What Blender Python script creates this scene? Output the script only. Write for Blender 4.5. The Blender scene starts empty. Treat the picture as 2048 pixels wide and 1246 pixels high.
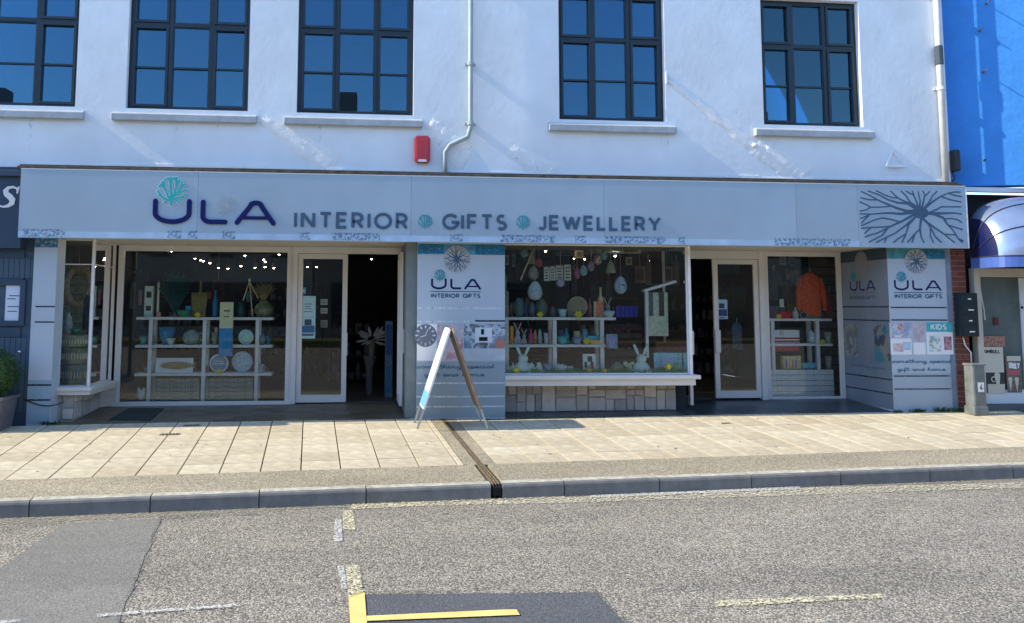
import bpy, math, random
from mathutils import Matrix, Vector
random.seed(7)
SC = bpy.context.scene
COL = SC.collection
PI = math.pi

# ---------------------------------------------------------------- camera
F_, PX_, PY_ = 1725.7286, 884.2381, 445.2786      # focal length and principal point (photo pixels)
YA, PT, RO = -.0967, .0967, -.0043
CAM = Vector((-.5241, -11.794, 1.6898))
def _rz(a): return Matrix.Rotation(a, 3, 'Z')
RR = _rz(YA) @ Matrix.Rotation(PT, 3, 'X') @ Matrix.Rotation(RO, 3, 'Y')
cd = bpy.data.cameras.new('camera'); cam = bpy.data.objects.new('camera', cd); COL.objects.link(cam)
cd.sensor_width = 36; cd.lens = F_ / 2048 * 36
cd.shift_x = (1024 - PX_) / 2048; cd.shift_y = (PY_ - 623) / 2048
cd.clip_end = 600; cd.clip_start = .05
M3 = Matrix((RR.col[0], RR.col[2], -RR.col[1])).transposed()
cam.matrix_world = Matrix.Translation(CAM) @ M3.to_4x4()
SC.camera = cam

# ---------------------------------------------------------------- world, sun, exposure
SUN_EL = math.radians(36); SUN_FRONT = math.radians(2.2)   # sun stands to the left, a hair in front of the facade plane
w = bpy.data.worlds.new('World'); SC.world = w; w.use_nodes = True
nt = w.node_tree; bg = nt.nodes['Background']
sky = nt.nodes.new('ShaderNodeTexSky'); sky.sky_type = 'NISHITA'; sky.sun_disc = False
sky.sun_elevation = SUN_EL
sdir = Vector((-math.cos(SUN_FRONT) * math.cos(SUN_EL), -math.sin(SUN_FRONT) * math.cos(SUN_EL), math.sin(SUN_EL)))
sky.sun_rotation = math.atan2(sdir.x, sdir.y)
sky.air_density = 1.0; sky.dust_density = .2; sky.ozone_density = 4.6
nt.links.new(sky.outputs[0], bg.inputs[0]); bg.inputs[1].default_value = .15
sl = bpy.data.lights.new('sun', 'SUN'); sl.energy = 2.65; sl.angle = math.radians(.5); sl.color = (1, .90, .70)
so = bpy.data.objects.new('sun', sl); COL.objects.link(so)
so.rotation_euler = sdir.to_track_quat('Z', 'Y').to_euler(); so.location = sdir * 50
SC.view_settings.view_transform = 'Standard'; SC.view_settings.look = 'None'
SC.view_settings.exposure = 1.36; SC.view_settings.gamma = 1

# ---------------------------------------------------------------- measuring helpers
def ray(u, v): return RR @ Vector(((u - PX_) / F_, 1, -(v - PY_) / F_))
def at(u, v, y):
    r = ray(u, v); t = (y - CAM.y) / r.y; return CAM + r * t
def rect(u0, v0, u1, v1, y):
    vm = (v0 + v1) / 2; um = (u0 + u1) / 2
    return at(u0, vm, y).x, at(u1, vm, y).x, at(um, v1, y).z, at(um, v0, y).z
X0, Y0, AL, SX, GG = -3.9061, -2.8847, .0541, .0089, .0529
E1 = Vector((math.cos(AL), math.sin(AL), SX)); E2 = Vector((-math.sin(AL), math.cos(AL), GG))
GN = E1.cross(E2); GO = Vector((X0, Y0, 0))
def gz(x, y): return (GN.dot(GO) - GN.x * x - GN.y * y) / GN.z
def gr(u, v):
    r = ray(u, v); t = (GN.dot(GO) - GN.dot(CAM)) / GN.dot(r); return CAM + r * t
def pv(i, j, dz=0): p = GO + E1 * i + E2 * j; return Vector((p.x, p.y, p.z + dz))   # metres along / across the pavement
KERB = -.80; KH = .14; RS = -.012
def pr(i, j):      # road plane, camber rises away from the kerb
    p = pv(i, KERB); d = KERB - j
    return Vector((p.x + d * math.sin(AL), p.y - d * math.cos(AL), p.z - KH - d * RS))
RA, RB, RC = pr(0, KERB), pr(1, KERB), pr(0, KERB - 1)
RN = (RB - RA).cross(RC - RA)
def onroad(u, v):
    r = ray(u, v); t = RN.dot(RA - CAM) / RN.dot(r); return CAM + r * t
def zat(u, v, z):
    r = ray(u, v); return CAM + r * ((z - CAM.z) / r.z)

# ---------------------------------------------------------------- materials
MATS = {}
def lin(c):
    return tuple((x / 12.92 if x <= .04045 else ((x + .055) / 1.055) ** 2.4) for x in c)
def mat(name, color, rough=.6, metal=0, var=.12, scale=6, bump=0, bscale=60, spec=.5, stain=0, emit=0, coat=0, trans=0):
    if name in MATS: return MATS[name]
    m = bpy.data.materials.new(name); m.use_nodes = True; MATS[name] = m
    t = m.node_tree; b = t.nodes['Principled BSDF']
    b.inputs['Roughness'].default_value = rough; b.inputs['Metallic'].default_value = metal
    b.inputs['Specular IOR Level'].default_value = spec; b.inputs['Coat Weight'].default_value = coat
    if trans: b.inputs['Transmission Weight'].default_value = trans
    tc = t.nodes.new('ShaderNodeTexCoord')
    n = t.nodes.new('ShaderNodeTexNoise'); n.inputs['Scale'].default_value = scale; n.inputs['Detail'].default_value = 6
    t.links.new(tc.outputs['Object'], n.inputs['Vector'])
    r = t.nodes.new('ShaderNodeValToRGB'); t.links.new(n.outputs[0], r.inputs[0])
    r.color_ramp.elements[0].position = .3; r.color_ramp.elements[1].position = .7
    c = color
    r.color_ramp.elements[0].color = (*[max(0, x * (1 - var)) for x in c], 1)
    r.color_ramp.elements[1].color = (*[min(1, x * (1 + var)) for x in c], 1)
    out = r.outputs[0]
    if stain:
        n2 = t.nodes.new('ShaderNodeTexNoise'); n2.inputs['Scale'].default_value = 1.3; n2.inputs['Detail'].default_value = 9
        mp = t.nodes.new('ShaderNodeMapping'); mp.inputs['Scale'].default_value = (1, 1, .45)
        t.links.new(tc.outputs['Object'], mp.inputs[0]); t.links.new(mp.outputs[0], n2.inputs['Vector'])
        r2 = t.nodes.new('ShaderNodeValToRGB'); r2.color_ramp.elements[0].position = .38; r2.color_ramp.elements[1].position = .6
        r2.color_ramp.elements[0].color = (1 - stain, 1 - stain * 1.1, 1 - stain * 1.25, 1); r2.color_ramp.elements[1].color = (1, 1, 1, 1)
        t.links.new(n2.outputs[0], r2.inputs[0])
        mx = t.nodes.new('ShaderNodeMix'); mx.data_type = 'RGBA'; mx.blend_type = 'MULTIPLY'; mx.inputs[0].default_value = 1
        t.links.new(out, mx.inputs[6]); t.links.new(r2.outputs[0], mx.inputs[7]); out = mx.outputs[2]
    t.links.new(out, b.inputs['Base Color'])
    if emit:
        b.inputs['Emission Color'].default_value = (*color, 1); b.inputs['Emission Strength'].default_value = emit
    if bump:
        n3 = t.nodes.new('ShaderNodeTexNoise'); n3.inputs['Scale'].default_value = bscale; n3.inputs['Detail'].default_value = 5
        t.links.new(tc.outputs['Object'], n3.inputs['Vector'])
        bp = t.nodes.new('ShaderNodeBump'); bp.inputs['Strength'].default_value = bump; bp.inputs['Distance'].default_value = .01
        t.links.new(n3.outputs[0], bp.inputs['Height']); t.links.new(bp.outputs[0], b.inputs['Normal'])
    return m

def glass(name, tint=(.86, .9, .9), ior=1.55, refl=1.0):
    if name in MATS: return MATS[name]
    m = bpy.data.materials.new(name); m.use_nodes = True; MATS[name] = m
    t = m.node_tree; t.nodes.clear()
    o = t.nodes.new('ShaderNodeOutputMaterial'); mx = t.nodes.new('ShaderNodeMixShader')
    tr = t.nodes.new('ShaderNodeBsdfTransparent'); tr.inputs[0].default_value = (*tint, 1)
    gl = t.nodes.new('ShaderNodeBsdfGlossy'); gl.inputs['Roughness'].default_value = .01; gl.inputs[0].default_value = (*(refl if isinstance(refl, tuple) else (refl,) * 3), 1)
    fr = t.nodes.new('ShaderNodeFresnel'); fr.inputs[0].default_value = ior
    t.links.new(fr.outputs[0], mx.inputs[0]); t.links.new(tr.outputs[0], mx.inputs[1]); t.links.new(gl.outputs[0], mx.inputs[2])
    t.links.new(mx.outputs[0], o.inputs[0]); return m

def worn(name, color, lo, hi, scale=28, rough=.8, var=.1):
    """print or paint that has partly come off: opaque flecks, the rest shows what is below"""
    if name in MATS: return MATS[name]
    m = mat(name, color, rough=rough, var=var, scale=40, bump=.3, bscale=150)
    t = m.node_tree; b = t.nodes['Principled BSDF']; o = [n for n in t.nodes if n.type == 'OUTPUT_MATERIAL'][0]
    tc = [n for n in t.nodes if n.type == 'TEX_COORD'][0]
    n1 = t.nodes.new('ShaderNodeTexNoise'); n1.inputs['Scale'].default_value = scale; n1.inputs['Detail'].default_value = 8; n1.inputs['Roughness'].default_value = .75
    t.links.new(tc.outputs['Object'], n1.inputs['Vector'])
    mr = t.nodes.new('ShaderNodeMapRange'); mr.inputs['From Min'].default_value = lo; mr.inputs['From Max'].default_value = hi
    t.links.new(n1.outputs[0], mr.inputs[0])
    mx = t.nodes.new('ShaderNodeMixShader'); tr = t.nodes.new('ShaderNodeBsdfTransparent')
    t.links.new(mr.outputs[0], mx.inputs[0]); t.links.new(tr.outputs[0], mx.inputs[1]); t.links.new(b.outputs[0], mx.inputs[2])
    t.links.new(mx.outputs[0], o.inputs[0]); return m

def asphalt(name, dark, light, scale, bump, size=.006, patchy=.25):
    if name in MATS: return MATS[name]
    m = bpy.data.materials.new(name); m.use_nodes = True; MATS[name] = m
    t = m.node_tree; b = t.nodes['Principled BSDF']; b.inputs['Roughness'].default_value = .85
    tc = t.nodes.new('ShaderNodeTexCoord')
    v = t.nodes.new('ShaderNodeTexVoronoi'); v.inputs['Scale'].default_value = scale; v.inputs['Randomness'].default_value = 1
    t.links.new(tc.outputs['Object'], v.inputs['Vector'])
    s = t.nodes.new('ShaderNodeSeparateColor'); t.links.new(v.outputs['Color'], s.inputs[0])
    r = t.nodes.new('ShaderNodeValToRGB'); t.links.new(s.outputs[0], r.inputs[0])
    e = r.color_ramp.elements; e[0].color = (*dark, 1); e[1].color = (*light, 1); e[0].position = .05; e[1].position = .95
    em = r.color_ramp.elements.new(.55); em.color = (*[(a + c) / 2 * .95 for a, c in zip(dark, light)], 1)
    mx0 = t.nodes.new('ShaderNodeMix'); mx0.data_type = 'RGBA'; mx0.blend_type = 'MULTIPLY'; mx0.inputs[0].default_value = 1
    rd = t.nodes.new('ShaderNodeMapRange'); rd.inputs['From Min'].default_value = .25; rd.inputs['From Max'].default_value = .75
    rd.inputs['To Min'].default_value = 1.06; rd.inputs['To Max'].default_value = .5
    t.links.new(v.outputs['Distance'], rd.inputs[0])
    t.links.new(r.outputs[0], mx0.inputs[6]); t.links.new(rd.outputs[0], mx0.inputs[7])
    n = t.nodes.new('ShaderNodeTexNoise'); n.inputs['Scale'].default_value = 1.1; n.inputs['Detail'].default_value = 12; n.inputs['Roughness'].default_value = .68
    mpp = t.nodes.new('ShaderNodeMapping'); mpp.inputs['Scale'].default_value = (.35, 1, 1); t.links.new(tc.outputs['Object'], mpp.inputs[0])
    t.links.new(mpp.outputs[0], n.inputs['Vector'])
    mr = t.nodes.new('ShaderNodeMapRange'); mr.inputs['From Min'].default_value = .3; mr.inputs['From Max'].default_value = .7
    mr.inputs['To Min'].default_value = 1 - patchy; mr.inputs['To Max'].default_value = 1 + patchy * .6
    t.links.new(n.outputs[0], mr.inputs[0])
    mx = t.nodes.new('ShaderNodeMix'); mx.data_type = 'RGBA'; mx.blend_type = 'MULTIPLY'; mx.inputs[0].default_value = 1
    t.links.new(mx0.outputs[2], mx.inputs[6]); t.links.new(mr.outputs[0], mx.inputs[7]); t.links.new(mx.outputs[2], b.inputs['Base Color'])
    iv = t.nodes.new('ShaderNodeMath'); iv.operation = 'SUBTRACT'; iv.inputs[0].default_value = 1; t.links.new(v.outputs['Distance'], iv.inputs[1])
    ad = t.nodes.new('ShaderNodeMath'); ad.operation = 'MULTIPLY_ADD'; t.links.new(s.outputs[1], ad.inputs[0]); ad.inputs[1].default_value = .5; t.links.new(iv.outputs[0], ad.inputs[2])
    bp = t.nodes.new('ShaderNodeBump'); bp.inputs['Strength'].default_value = bump; bp.inputs['Distance'].default_value = size
    t.links.new(ad.outputs[0], bp.inputs['Height']); t.links.new(bp.outputs[0], b.inputs['Normal'])
    return m

# ---------------------------------------------------------------- mesh helpers
class MB:
    def __init__(s): s.v = []; s.f = []
    def quad(s, *p):
        n = len(s.v); s.v += [tuple(q) for q in p]; s.f.append(tuple(range(n, n + len(p)))); return s
    def hexa(s, b, t):
        n = len(s.v); k = len(b); s.v += [tuple(q) for q in b] + [tuple(q) for q in t]
        s.f.append(tuple(n + i for i in reversed(range(k)))); s.f.append(tuple(n + k + i for i in range(k)))
        for i in range(k): j = (i + 1) % k; s.f.append((n + i, n + j, n + k + j, n + k + i))
        return s
    def box(s, x0, x1, y0, y1, z0, z1):
        return s.hexa([(x0, y0, z0), (x1, y0, z0), (x1, y1, z0), (x0, y1, z0)], [(x0, y0, z1), (x1, y0, z1), (x1, y1, z1), (x0, y1, z1)])
    def bar(s, a, b, w, h=None, up=(0, 0, 1)):
        a = Vector(a); b = Vector(b); h = h or w; d = (b - a).normalized(); u = Vector(up)
        if abs(d.dot(u)) > .95: u = Vector((0, 1, 0))
        x = d.cross(u).normalized() * w / 2; y = x.cross(d).normalized() * h / 2
        return s.hexa([a - x - y, a + x - y, a + x + y, a - x + y], [b - x - y, b + x - y, b + x + y, b - x + y])
    def tube(s, pts, r, n=8):
        pts = [Vector(p) for p in pts]; rs = r if isinstance(r, (list, tuple)) else [r] * len(pts)
        base = len(s.v); prev = None
        for i, p in enumerate(pts):
            d = (pts[min(i + 1, len(pts) - 1)] - pts[max(i - 1, 0)]).normalized()
            if prev is None:
                u = Vector((0, 0, 1)) if abs(d.z) < .9 else Vector((0, 1, 0)); x = d.cross(u).normalized()
            else: x = (prev - d * prev.dot(d)).normalized()
            y = d.cross(x); prev = x
            for k in range(n):
                a = 2 * PI * k / n; s.v.append(tuple(p + (x * math.cos(a) + y * math.sin(a)) * rs[i]))
        for i in range(len(pts) - 1):
            for k in range(n):
                a = base + i * n + k; b2 = base + i * n + (k + 1) % n; s.f.append((a, b2, b2 + n, a + n))
        s.f.append(tuple(base + k for k in reversed(range(n)))); e = base + (len(pts) - 1) * n; s.f.append(tuple(e + k for k in range(n)))
        return s
    def lathe(s, cx, cy, z0, prof, n=18, sx=1, sy=1):
        base = len(s.v)
        for r, z in prof:
            for k in range(n):
                a = 2 * PI * k / n; s.v.append((cx + r * sx * math.cos(a), cy + r * sy * math.sin(a), z0 + z))
        for i in range(len(prof) - 1):
            for k in range(n):
                a = base + i * n + k; b2 = base + i * n + (k + 1) % n; s.f.append((a, b2, b2 + n, a + n))
        s.f.append(tuple(base + k for k in reversed(range(n)))); e = base + (len(prof) - 1) * n; s.f.append(tuple(e + k for k in range(n)))
        return s
    def ell(s, c, r, rot=None, n=12, m=8, squash=0):
        base = len(s.v); c = Vector(c)
        for i in range(m + 1):
            th = PI * i / m
            for k in range(n):
                a = 2 * PI * k / n
                z = math.cos(th); q = math.sin(th) * (1 - squash * z)
                p = Vector((r[0] * q * math.cos(a), r[1] * q * math.sin(a), r[2] * z))
                if rot is not None: p = rot @ p
                s.v.append(tuple(c + p))
        for i in range(m):
            for k in range(n):
                a = base + i * n + k; b2 = base + i * n + (k + 1) % n; s.f.append((a, a + n, b2 + n, b2))
        return s
    def prism(s, poly, y0, y1):      # poly of (x, z), extruded along y
        return s.hexa([(x, y0, z) for x, z in poly], [(x, y1, z) for x, z in poly])
WL = {}
def build(mb, name, m, parent=None, smooth=False, bevel=0, label=None, cat=None, group=None, kind=None, origin=None):
    me = bpy.data.meshes.new(name)
    xs = [p[0] for p in mb.v]; ys = [p[1] for p in mb.v]; zs = [p[2] for p in mb.v]
    o3 = Vector(origin) if origin is not None else Vector(((min(xs) + max(xs)) / 2, (min(ys) + max(ys)) / 2, min(zs)))
    me.from_pydata([tuple(Vector(p) - o3) for p in mb.v], [], mb.f); me.update()
    me.materials.append(m)
    if smooth:
        me.polygons.foreach_set('use_smooth', [True] * len(me.polygons))
    o = bpy.data.objects.new(name, me); COL.objects.link(o)
    base = Vector((0, 0, 0))
    if parent is not None: o.parent = parent; base = WL[parent.name]
    o.location = o3 - base; WL[o.name] = o3
    if bevel:
        bm = o.modifiers.new('bevel', 'BEVEL'); bm.width = bevel; bm.segments = 2; bm.limit_method = 'ANGLE'
    tag(o, label, cat, group, kind); return o
def tag(o, label=None, cat=None, group=None, kind=None):
    if label: o['label'] = label
    if cat: o['category'] = cat
    if group: o['group'] = group
    if kind: o['kind'] = kind
    return o
def thing(name, loc, label, cat, group=None):
    o = bpy.data.objects.new(name, None); COL.objects.link(o); o.empty_display_size = .1
    o.location = loc; WL[o.name] = Vector(loc); return tag(o, label, cat, group)
def frame4(mb, x0, x1, z0, z1, y0, y1, t, tb=None):
    tb = t if tb is None else tb
    mb.box(x0, x0 + t, y0, y1, z0, z1); mb.box(x1 - t, x1, y0, y1, z0, z1)
    mb.box(x0 + t, x1 - t, y0, y1, z0, z0 + tb); mb.box(x0 + t, x1 - t, y0, y1, z1 - t, z1); return mb

# ---- flat stroke drawing on a vertical plane (o, ux, normal n): lettering, emblems
class Plane:
    def __init__(s, o, ux, n): s.o = Vector(o); s.ux = Vector(ux); s.n = Vector(n)
    def p(s, a, b, d=0): return s.o + s.ux * a + Vector((0, 0, b)) + s.n * d
def ribbon(mb, pl, pts, w, d0, d1, cap=True):
    """pts: 2D polyline, w: width or list; extruded between depths d0 (back) and d1 (front)"""
    P = [Vector(p) for p in pts]; n = len(P); ws = w if isinstance(w, (list, tuple)) else [w] * n
    L = []; R_ = []
    for i in range(n):
        a = P[max(i - 1, 0)]; b = P[min(i + 1, n - 1)]
        d1_ = (P[i] - a) if i > 0 else (P[1] - P[0]); d2_ = (b - P[i]) if i < n - 1 else d1_
        d1_ = d1_.normalized(); d2_ = d2_.normalized(); t = (d1_ + d2_)
        t = t.normalized() if t.length > 1e-6 else d1_
        nn = Vector((-t.y, t.x)); c = max(.55, nn.dot(Vector((-d1_.y, d1_.x)))); hw = ws[i] / 2 / c
        L.append(P[i] + nn * hw); R_.append(P[i] - nn * hw)
    def capp(c, d, hw):
        a0 = math.atan2(d.y, d.x); return [c + Vector((math.cos(a0 + t), math.sin(a0 + t))) * hw for t in (PI / 2, PI / 4, 0, -PI / 4, -PI / 2)][1:-1]
    base = len(mb.v); m2 = 2 * n
    for i in range(n):
        for q in (L[i], R_[i]): mb.v.append(tuple(pl.p(q.x, q.y, d1)))
    for i in range(n):
        for q in (L[i], R_[i]): mb.v.append(tuple(pl.p(q.x, q.y, d0)))
    for i in range(n - 1):
        a = base + 2 * i; mb.f.append((a, a + 1, a + 3, a + 2)); mb.f.append((a, a + 2, a + 2 + m2, a + m2)); mb.f.append((a + 1, a + 1 + m2, a + 3 + m2, a + 3))
    if cap:
        for c, d, hw, l, r, il, ir in ((P[-1], (P[-1] - P[-2]).normalized(), ws[-1] / 2, L[-1], R_[-1], base + 2 * n - 2, base + 2 * n - 1), (P[0], (P[0] - P[1]).normalized(), ws[0] / 2, R_[0], L[0], base + 1, base)):
            cp = capp(c, d, hw); k = len(mb.v)
            for q in cp: mb.v.append(tuple(pl.p(q.x, q.y, d1)))
            for q in cp: mb.v.append(tuple(pl.p(q.x, q.y, d0)))
            mb.f.append((il, k, k + 1, k + 2, ir))
            ch = [il, k, k + 1, k + 2, ir]; cb = [il + m2, k + 3, k + 4, k + 5, ir + m2]
            for j in range(4): mb.f.append((ch[j], cb[j], cb[j + 1], ch[j + 1]))
    else:
        mb.f.append((base, base + m2, base + 1 + m2, base + 1)); e = base + 2 * n - 2; mb.f.append((e, e + 1, e + 1 + m2, e + m2))
def arc(cx, cy, rx, ry, a0, a1, n=10):
    return [(cx + rx * math.cos(math.radians(a0 + (a1 - a0) * i / n)), cy + ry * math.sin(math.radians(a0 + (a1 - a0) * i / n))) for i in range(n + 1)]
GL = {
 'I': (.0, [[(0, 0), (0, 1)]]), 'N': (.72, [[(0, 0), (0, 1)], [(.03, .97), (.69, .03)], [(.72, 0), (.72, 1)]]), 'T': (.66, [[(0, 1), (.66, 1)], [(.33, 0), (.33, 1)]]),
 'E': (.56, [[(.56, 1), (0, 1), (0, 0), (.56, 0)], [(0, .5), (.5, .5)]]), 'F': (.54, [[(.54, 1), (0, 1), (0, 0)], [(0, .5), (.48, .5)]]),
 'R': (.6, [[(0, 0), (0, 1), (.3, 1)] + arc(.3, .72, .27, .28, 90, -90, 6)[1:] + [(0, .44)], [(.3, .44), (.6, 0)]]),
 'O': (.96, [arc(.48, .5, .48, .5, 90, 450, 22)]), 'G': (.9, [arc(.5, .5, .5, .5, 42, 352, 18) + [(.98, .46), (.56, .46)]]),
 'S': (.56, [arc(.28, .75, .25, .25, 50, 270, 9) + arc(.28, .25, .27, .25, 90, -140, 9)[1:]]),
 'J': (.42, [[(.42, 1), (.42, .24)] + arc(.21, .24, .21, .24, 0, -150, 7)[1:]]), 'W': (1.12, [[(0, 1), (.27, 0)], [(.30, 0), (.55, .97)], [(.57, .97), (.82, 0)], [(.85, 0), (1.12, 1)]]),
 'L': (.5, [[(0, 1), (0, 0), (.5, 0)]]), 'Y': (.76, [[(0, 1), (.38, .46), (.76, 1)], [(.38, .46), (.38, 0)]]),
 'K': (.62, [[(0, 0), (0, 1)], [(.58, 1), (.03, .45)], [(.2, .6), (.62, 0)]]), 'D': (.68, [[(0, 0), (0, 1), (.28, 1)] + arc(.28, .5, .4, .5, 90, -90, 9)[1:] + [(0, 0)]]),
 'A': (.74, [[(0, 0), (.35, 1)], [(.39, 1), (.74, 0)], [(.14, .33), (.6, .33)]]), 'B': (.56, [[(0, 0), (0, 1), (.3, 1)] + arc(.3, .76, .23, .24, 90, -90, 5)[1:] + [(0, .52)], [(.3, .52)] + arc(.3, .26, .27, .26, 90, -90, 5)[1:] + [(0, 0)]]),
 'U': (.66, [[(0, 1), (0, .33)] + arc(.33, .33, .33, .33, 180, 360, 8)[1:] + [(.66, 1)]]), 'M': (.86, [[(0, 0), (0, 1)], [(.02, 1), (.42, .25)], [(.44, .25), (.84, 1)], [(.86, 1), (.86, 0)]]),
 '4': (.6, [[(.6, .3), (0, .3), (.42, 1), (.42, 0)]]), ' ': (.3, []),
}
LOW = {  # handwriting, joined letters, width then strokes
 's': (.42, [[(0, .02), (.2, .55), (.34, .28), (.26, .02), (.1, .02)]]), 'o': (.46, [arc(.2, .25, .19, .25, 60, 420, 10) + [(.46, .42)]]),
 'm': (.78, [[(0, 0), (.04, .45), (.06, .1), (.2, .48), (.28, .4), (.28, .05), (.42, .48), (.5, .4), (.5, .06), (.6, 0), (.78, .12)]]),
 'e': (.42, [[(0, .2), (.28, .3), (.26, .5), (.1, .46), (.06, .12), (.2, 0), (.42, .12)]]), 't': (.36, [[(.16, .95), (.1, .1), (.2, 0), (.36, .12)], [(0, .6), (.34, .66)]]),
 'h': (.52, [[(0, 0), (.14, .9), (.2, 1), (.16, .8), (.06, .05), (.22, .48), (.32, .4), (.34, .05), (.42, 0), (.52, .12)]]),
 'i': (.28, [[(.04, .45), (.06, .06), (.14, 0), (.28, .12)], [(.1, .66), (.11, .7)]]), 'n': (.54, [[(0, 0), (.04, .46), (.06, .1), (.22, .48), (.32, .4), (.32, .06), (.42, 0), (.54, .12)]]),
 'g': (.46, [arc(.2, .25, .18, .24, 30, 360, 9) + [(.36, -.3), (.2, -.5), (.06, -.38), (.46, .1)]]), 'p': (.48, [[(.08, .46), (.02, -.5)], [(.04, .1)] + arc(.22, .24, .18, .24, 140, -140, 9) + [(.3, 0), (.48, .14)]]),
 'c': (.38, [arc(.2, .25, .18, .25, 50, 300, 8) + [(.38, .12)]]), 'a': (.46, [arc(.19, .24, .18, .24, 40, 370, 9) + [(.36, .04), (.46, .12)]]),
 'l': (.3, [[(0, .1), (.16, .9), (.2, 1), (.12, .8), (.08, .1), (.16, 0), (.3, .12)]]), 'f': (.34, [[(0, .1), (.2, .85), (.28, .98), (.18, .85), (.06, -.45), (.14, -.5), (.12, 0), (.34, .14)]]),
 'd': (.48, [arc(.19, .24, .18, .24, 40, 370, 9) + [(.42, 1), (.38, .08), (.48, .12)]]), ' ': (.34, []),
}
def text_strokes(s, gap=.32, font=GL):
    x = 0; out = []
    for ch in s:
        wd, st = font[ch]; out.append([[(x + a, b) for a, b in q] for q in st] if st else []); x += wd + gap
    return out, x - gap
def lettering(pl, s, a0, a1, b0, b1, width, d, thick=.0, font=GL, gap=.32, shear=0):
    """list of MB, one per letter, centre lines fitted in [a0,a1] x [b0,b1]"""
    st, W = text_strokes(s, gap, font); sx = (a1 - a0 - width) / W; sz = b1 - b0 - width; res = []
    for i, g in enumerate(st):
        if not g: continue
        mb = MB()
        for k, q in enumerate(g):
            pts = [(a0 + width / 2 + (x + shear * z) * sx, b0 + width / 2 + z * sz) for x, z in q]
            ribbon(mb, pl, pts, width, d, d + thick + .0006 + k * .0004 + (i % 2) * .0002, cap=(font is LOW))
        res.append((s[i], mb))
    return res
def flat_text(name, pl, s, a0, a1, b0, b1, width, d, m, parent, **kw):
    mb = MB()
    for ch, q in lettering(pl, s, a0, a1, b0, b1, width, d, **kw):
        n = len(mb.v); mb.v += q.v; mb.f += [tuple(i + n for i in f) for f in q.f]
    return build(mb, name, m, parent)
FACADE = Plane((0, 0, 0), (1, 0, 0), (0, -1, 0))
def card(pl, a0, a1, b0, b1, d0, d1):
    mb = MB(); mb.hexa([pl.p(a0, b0, d0), pl.p(a1, b0, d0), pl.p(a1, b0, d1), pl.p(a0, b0, d1)], [pl.p(a0, b1, d0), pl.p(a1, b1, d0), pl.p(a1, b1, d1), pl.p(a0, b1, d1)]); return mb
def disc(pl, a, b, r, d0, d1, n=28, sx=1):
    mb = MB(); P = [(a + r * sx * math.cos(2 * PI * k / n), b + r * math.sin(2 * PI * k / n)) for k in range(n)]
    mb.hexa([pl.p(x, z, d0) for x, z in P], [pl.p(x, z, d1) for x, z in P]); return mb
CORAL = [([(0, -1), (0, -.62), (-.05, -.1), (-.1, .35), (-.1, .95)], .17), ([(-.08, .5), (-.3, .95)], .12), ([(-.1, .6), (.08, .88)], .11),
 ([(0, -.7), (-.28, -.35), (-.5, .15), (-.75, .45), (-.88, .3)], .15), ([(-.5, .15), (-.55, .72), (-.42, .9)], .12), ([(-.6, .3), (-.72, .68)], .1),
 ([(0, -.72), (-.35, -.62), (-.7, -.42), (-.97, -.02)], .14), ([(-.62, -.48), (-.92, -.32)], .1), ([(-.3, -.64), (-.52, -.86)], .12),
 ([(0, -.66), (.18, -.2), (.3, .3), (.3, .95)], .16), ([(.3, .4), (.55, .82)], .12), ([(.3, .55), (.12, .98)], .1),
 ([(.1, -.45), (.42, -.1), (.62, .25), (.88, .5)], .14), ([(.6, .2), (.68, .68)], .11), ([(.4, -.12), (.75, -.05), (1, .12)], .13),
 ([(0, -.7), (.4, -.5), (.75, -.42), (.98, -.2)], .14), ([(.6, -.46), (.86, -.5)], .1), ([(.25, -.58), (.55, -.85)], .12)]
def coral(pl, a, b, r, d, m, parent, name='coral_emblem', halo=None):
    mb = MB()
    for i, (pts, w) in enumerate(CORAL): ribbon(mb, pl, [(a + x * r, b + z * r) for x, z in pts], w * 1.08 * r, d, d + .003 + .0003 * i)
    o = build(mb, name, m, parent)
    if halo:
        mb = MB()
        for i, (pts, w) in enumerate(CORAL): ribbon(mb, pl, [(a + x * r, b + z * r) for x, z in pts], (w * 1.08 + .08) * r, d - .002, d - .001 + .0001 * i)
        build(mb, 'emblem_edge', halo, parent)
    return o
def ula(pl, a0, a1, b0, b1, w, d, th, m, parent, name='letter'):
    W = a1 - a0; H = b1 - b0
    def T(q): return [(a0 + w / 2 + x * (W - w), b0 + w / 2 + z * (H - w)) for x, z in q]
    U = [(0, 1), (0, .42)] + [(.142 - .142 * math.cos(t), .42 - .42 * math.sin(t)) for t in [PI * k / 12 for k in range(1, 12)]] + [(.284, .42), (.284, 1)]
    L = [(.4, .98), (.4, .3)] + [(.46 - .06 * math.cos(t), .3 - .28 * math.sin(t)) for t in [PI / 2 * k / 5 for k in range(1, 6)]] + [(.59, .02)]
    A1 = [(.69, 0), (.8, .8)] + [(.848 + .048 * math.cos(t), .82 + .16 * math.sin(t)) for t in [PI * (1 - k / 6) for k in range(1, 6)]] + [(.896, .8), (1, -.02)]
    for q in ([U], [L], [A1, [(.735, .24), (.96, .24)]]):
        mb = MB()
        for i, s_ in enumerate(q): ribbon(mb, pl, T(s_), w * (1 if i == 0 else .7), d, d + th + i * .0008)
        build(mb, name, m, parent)
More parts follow.
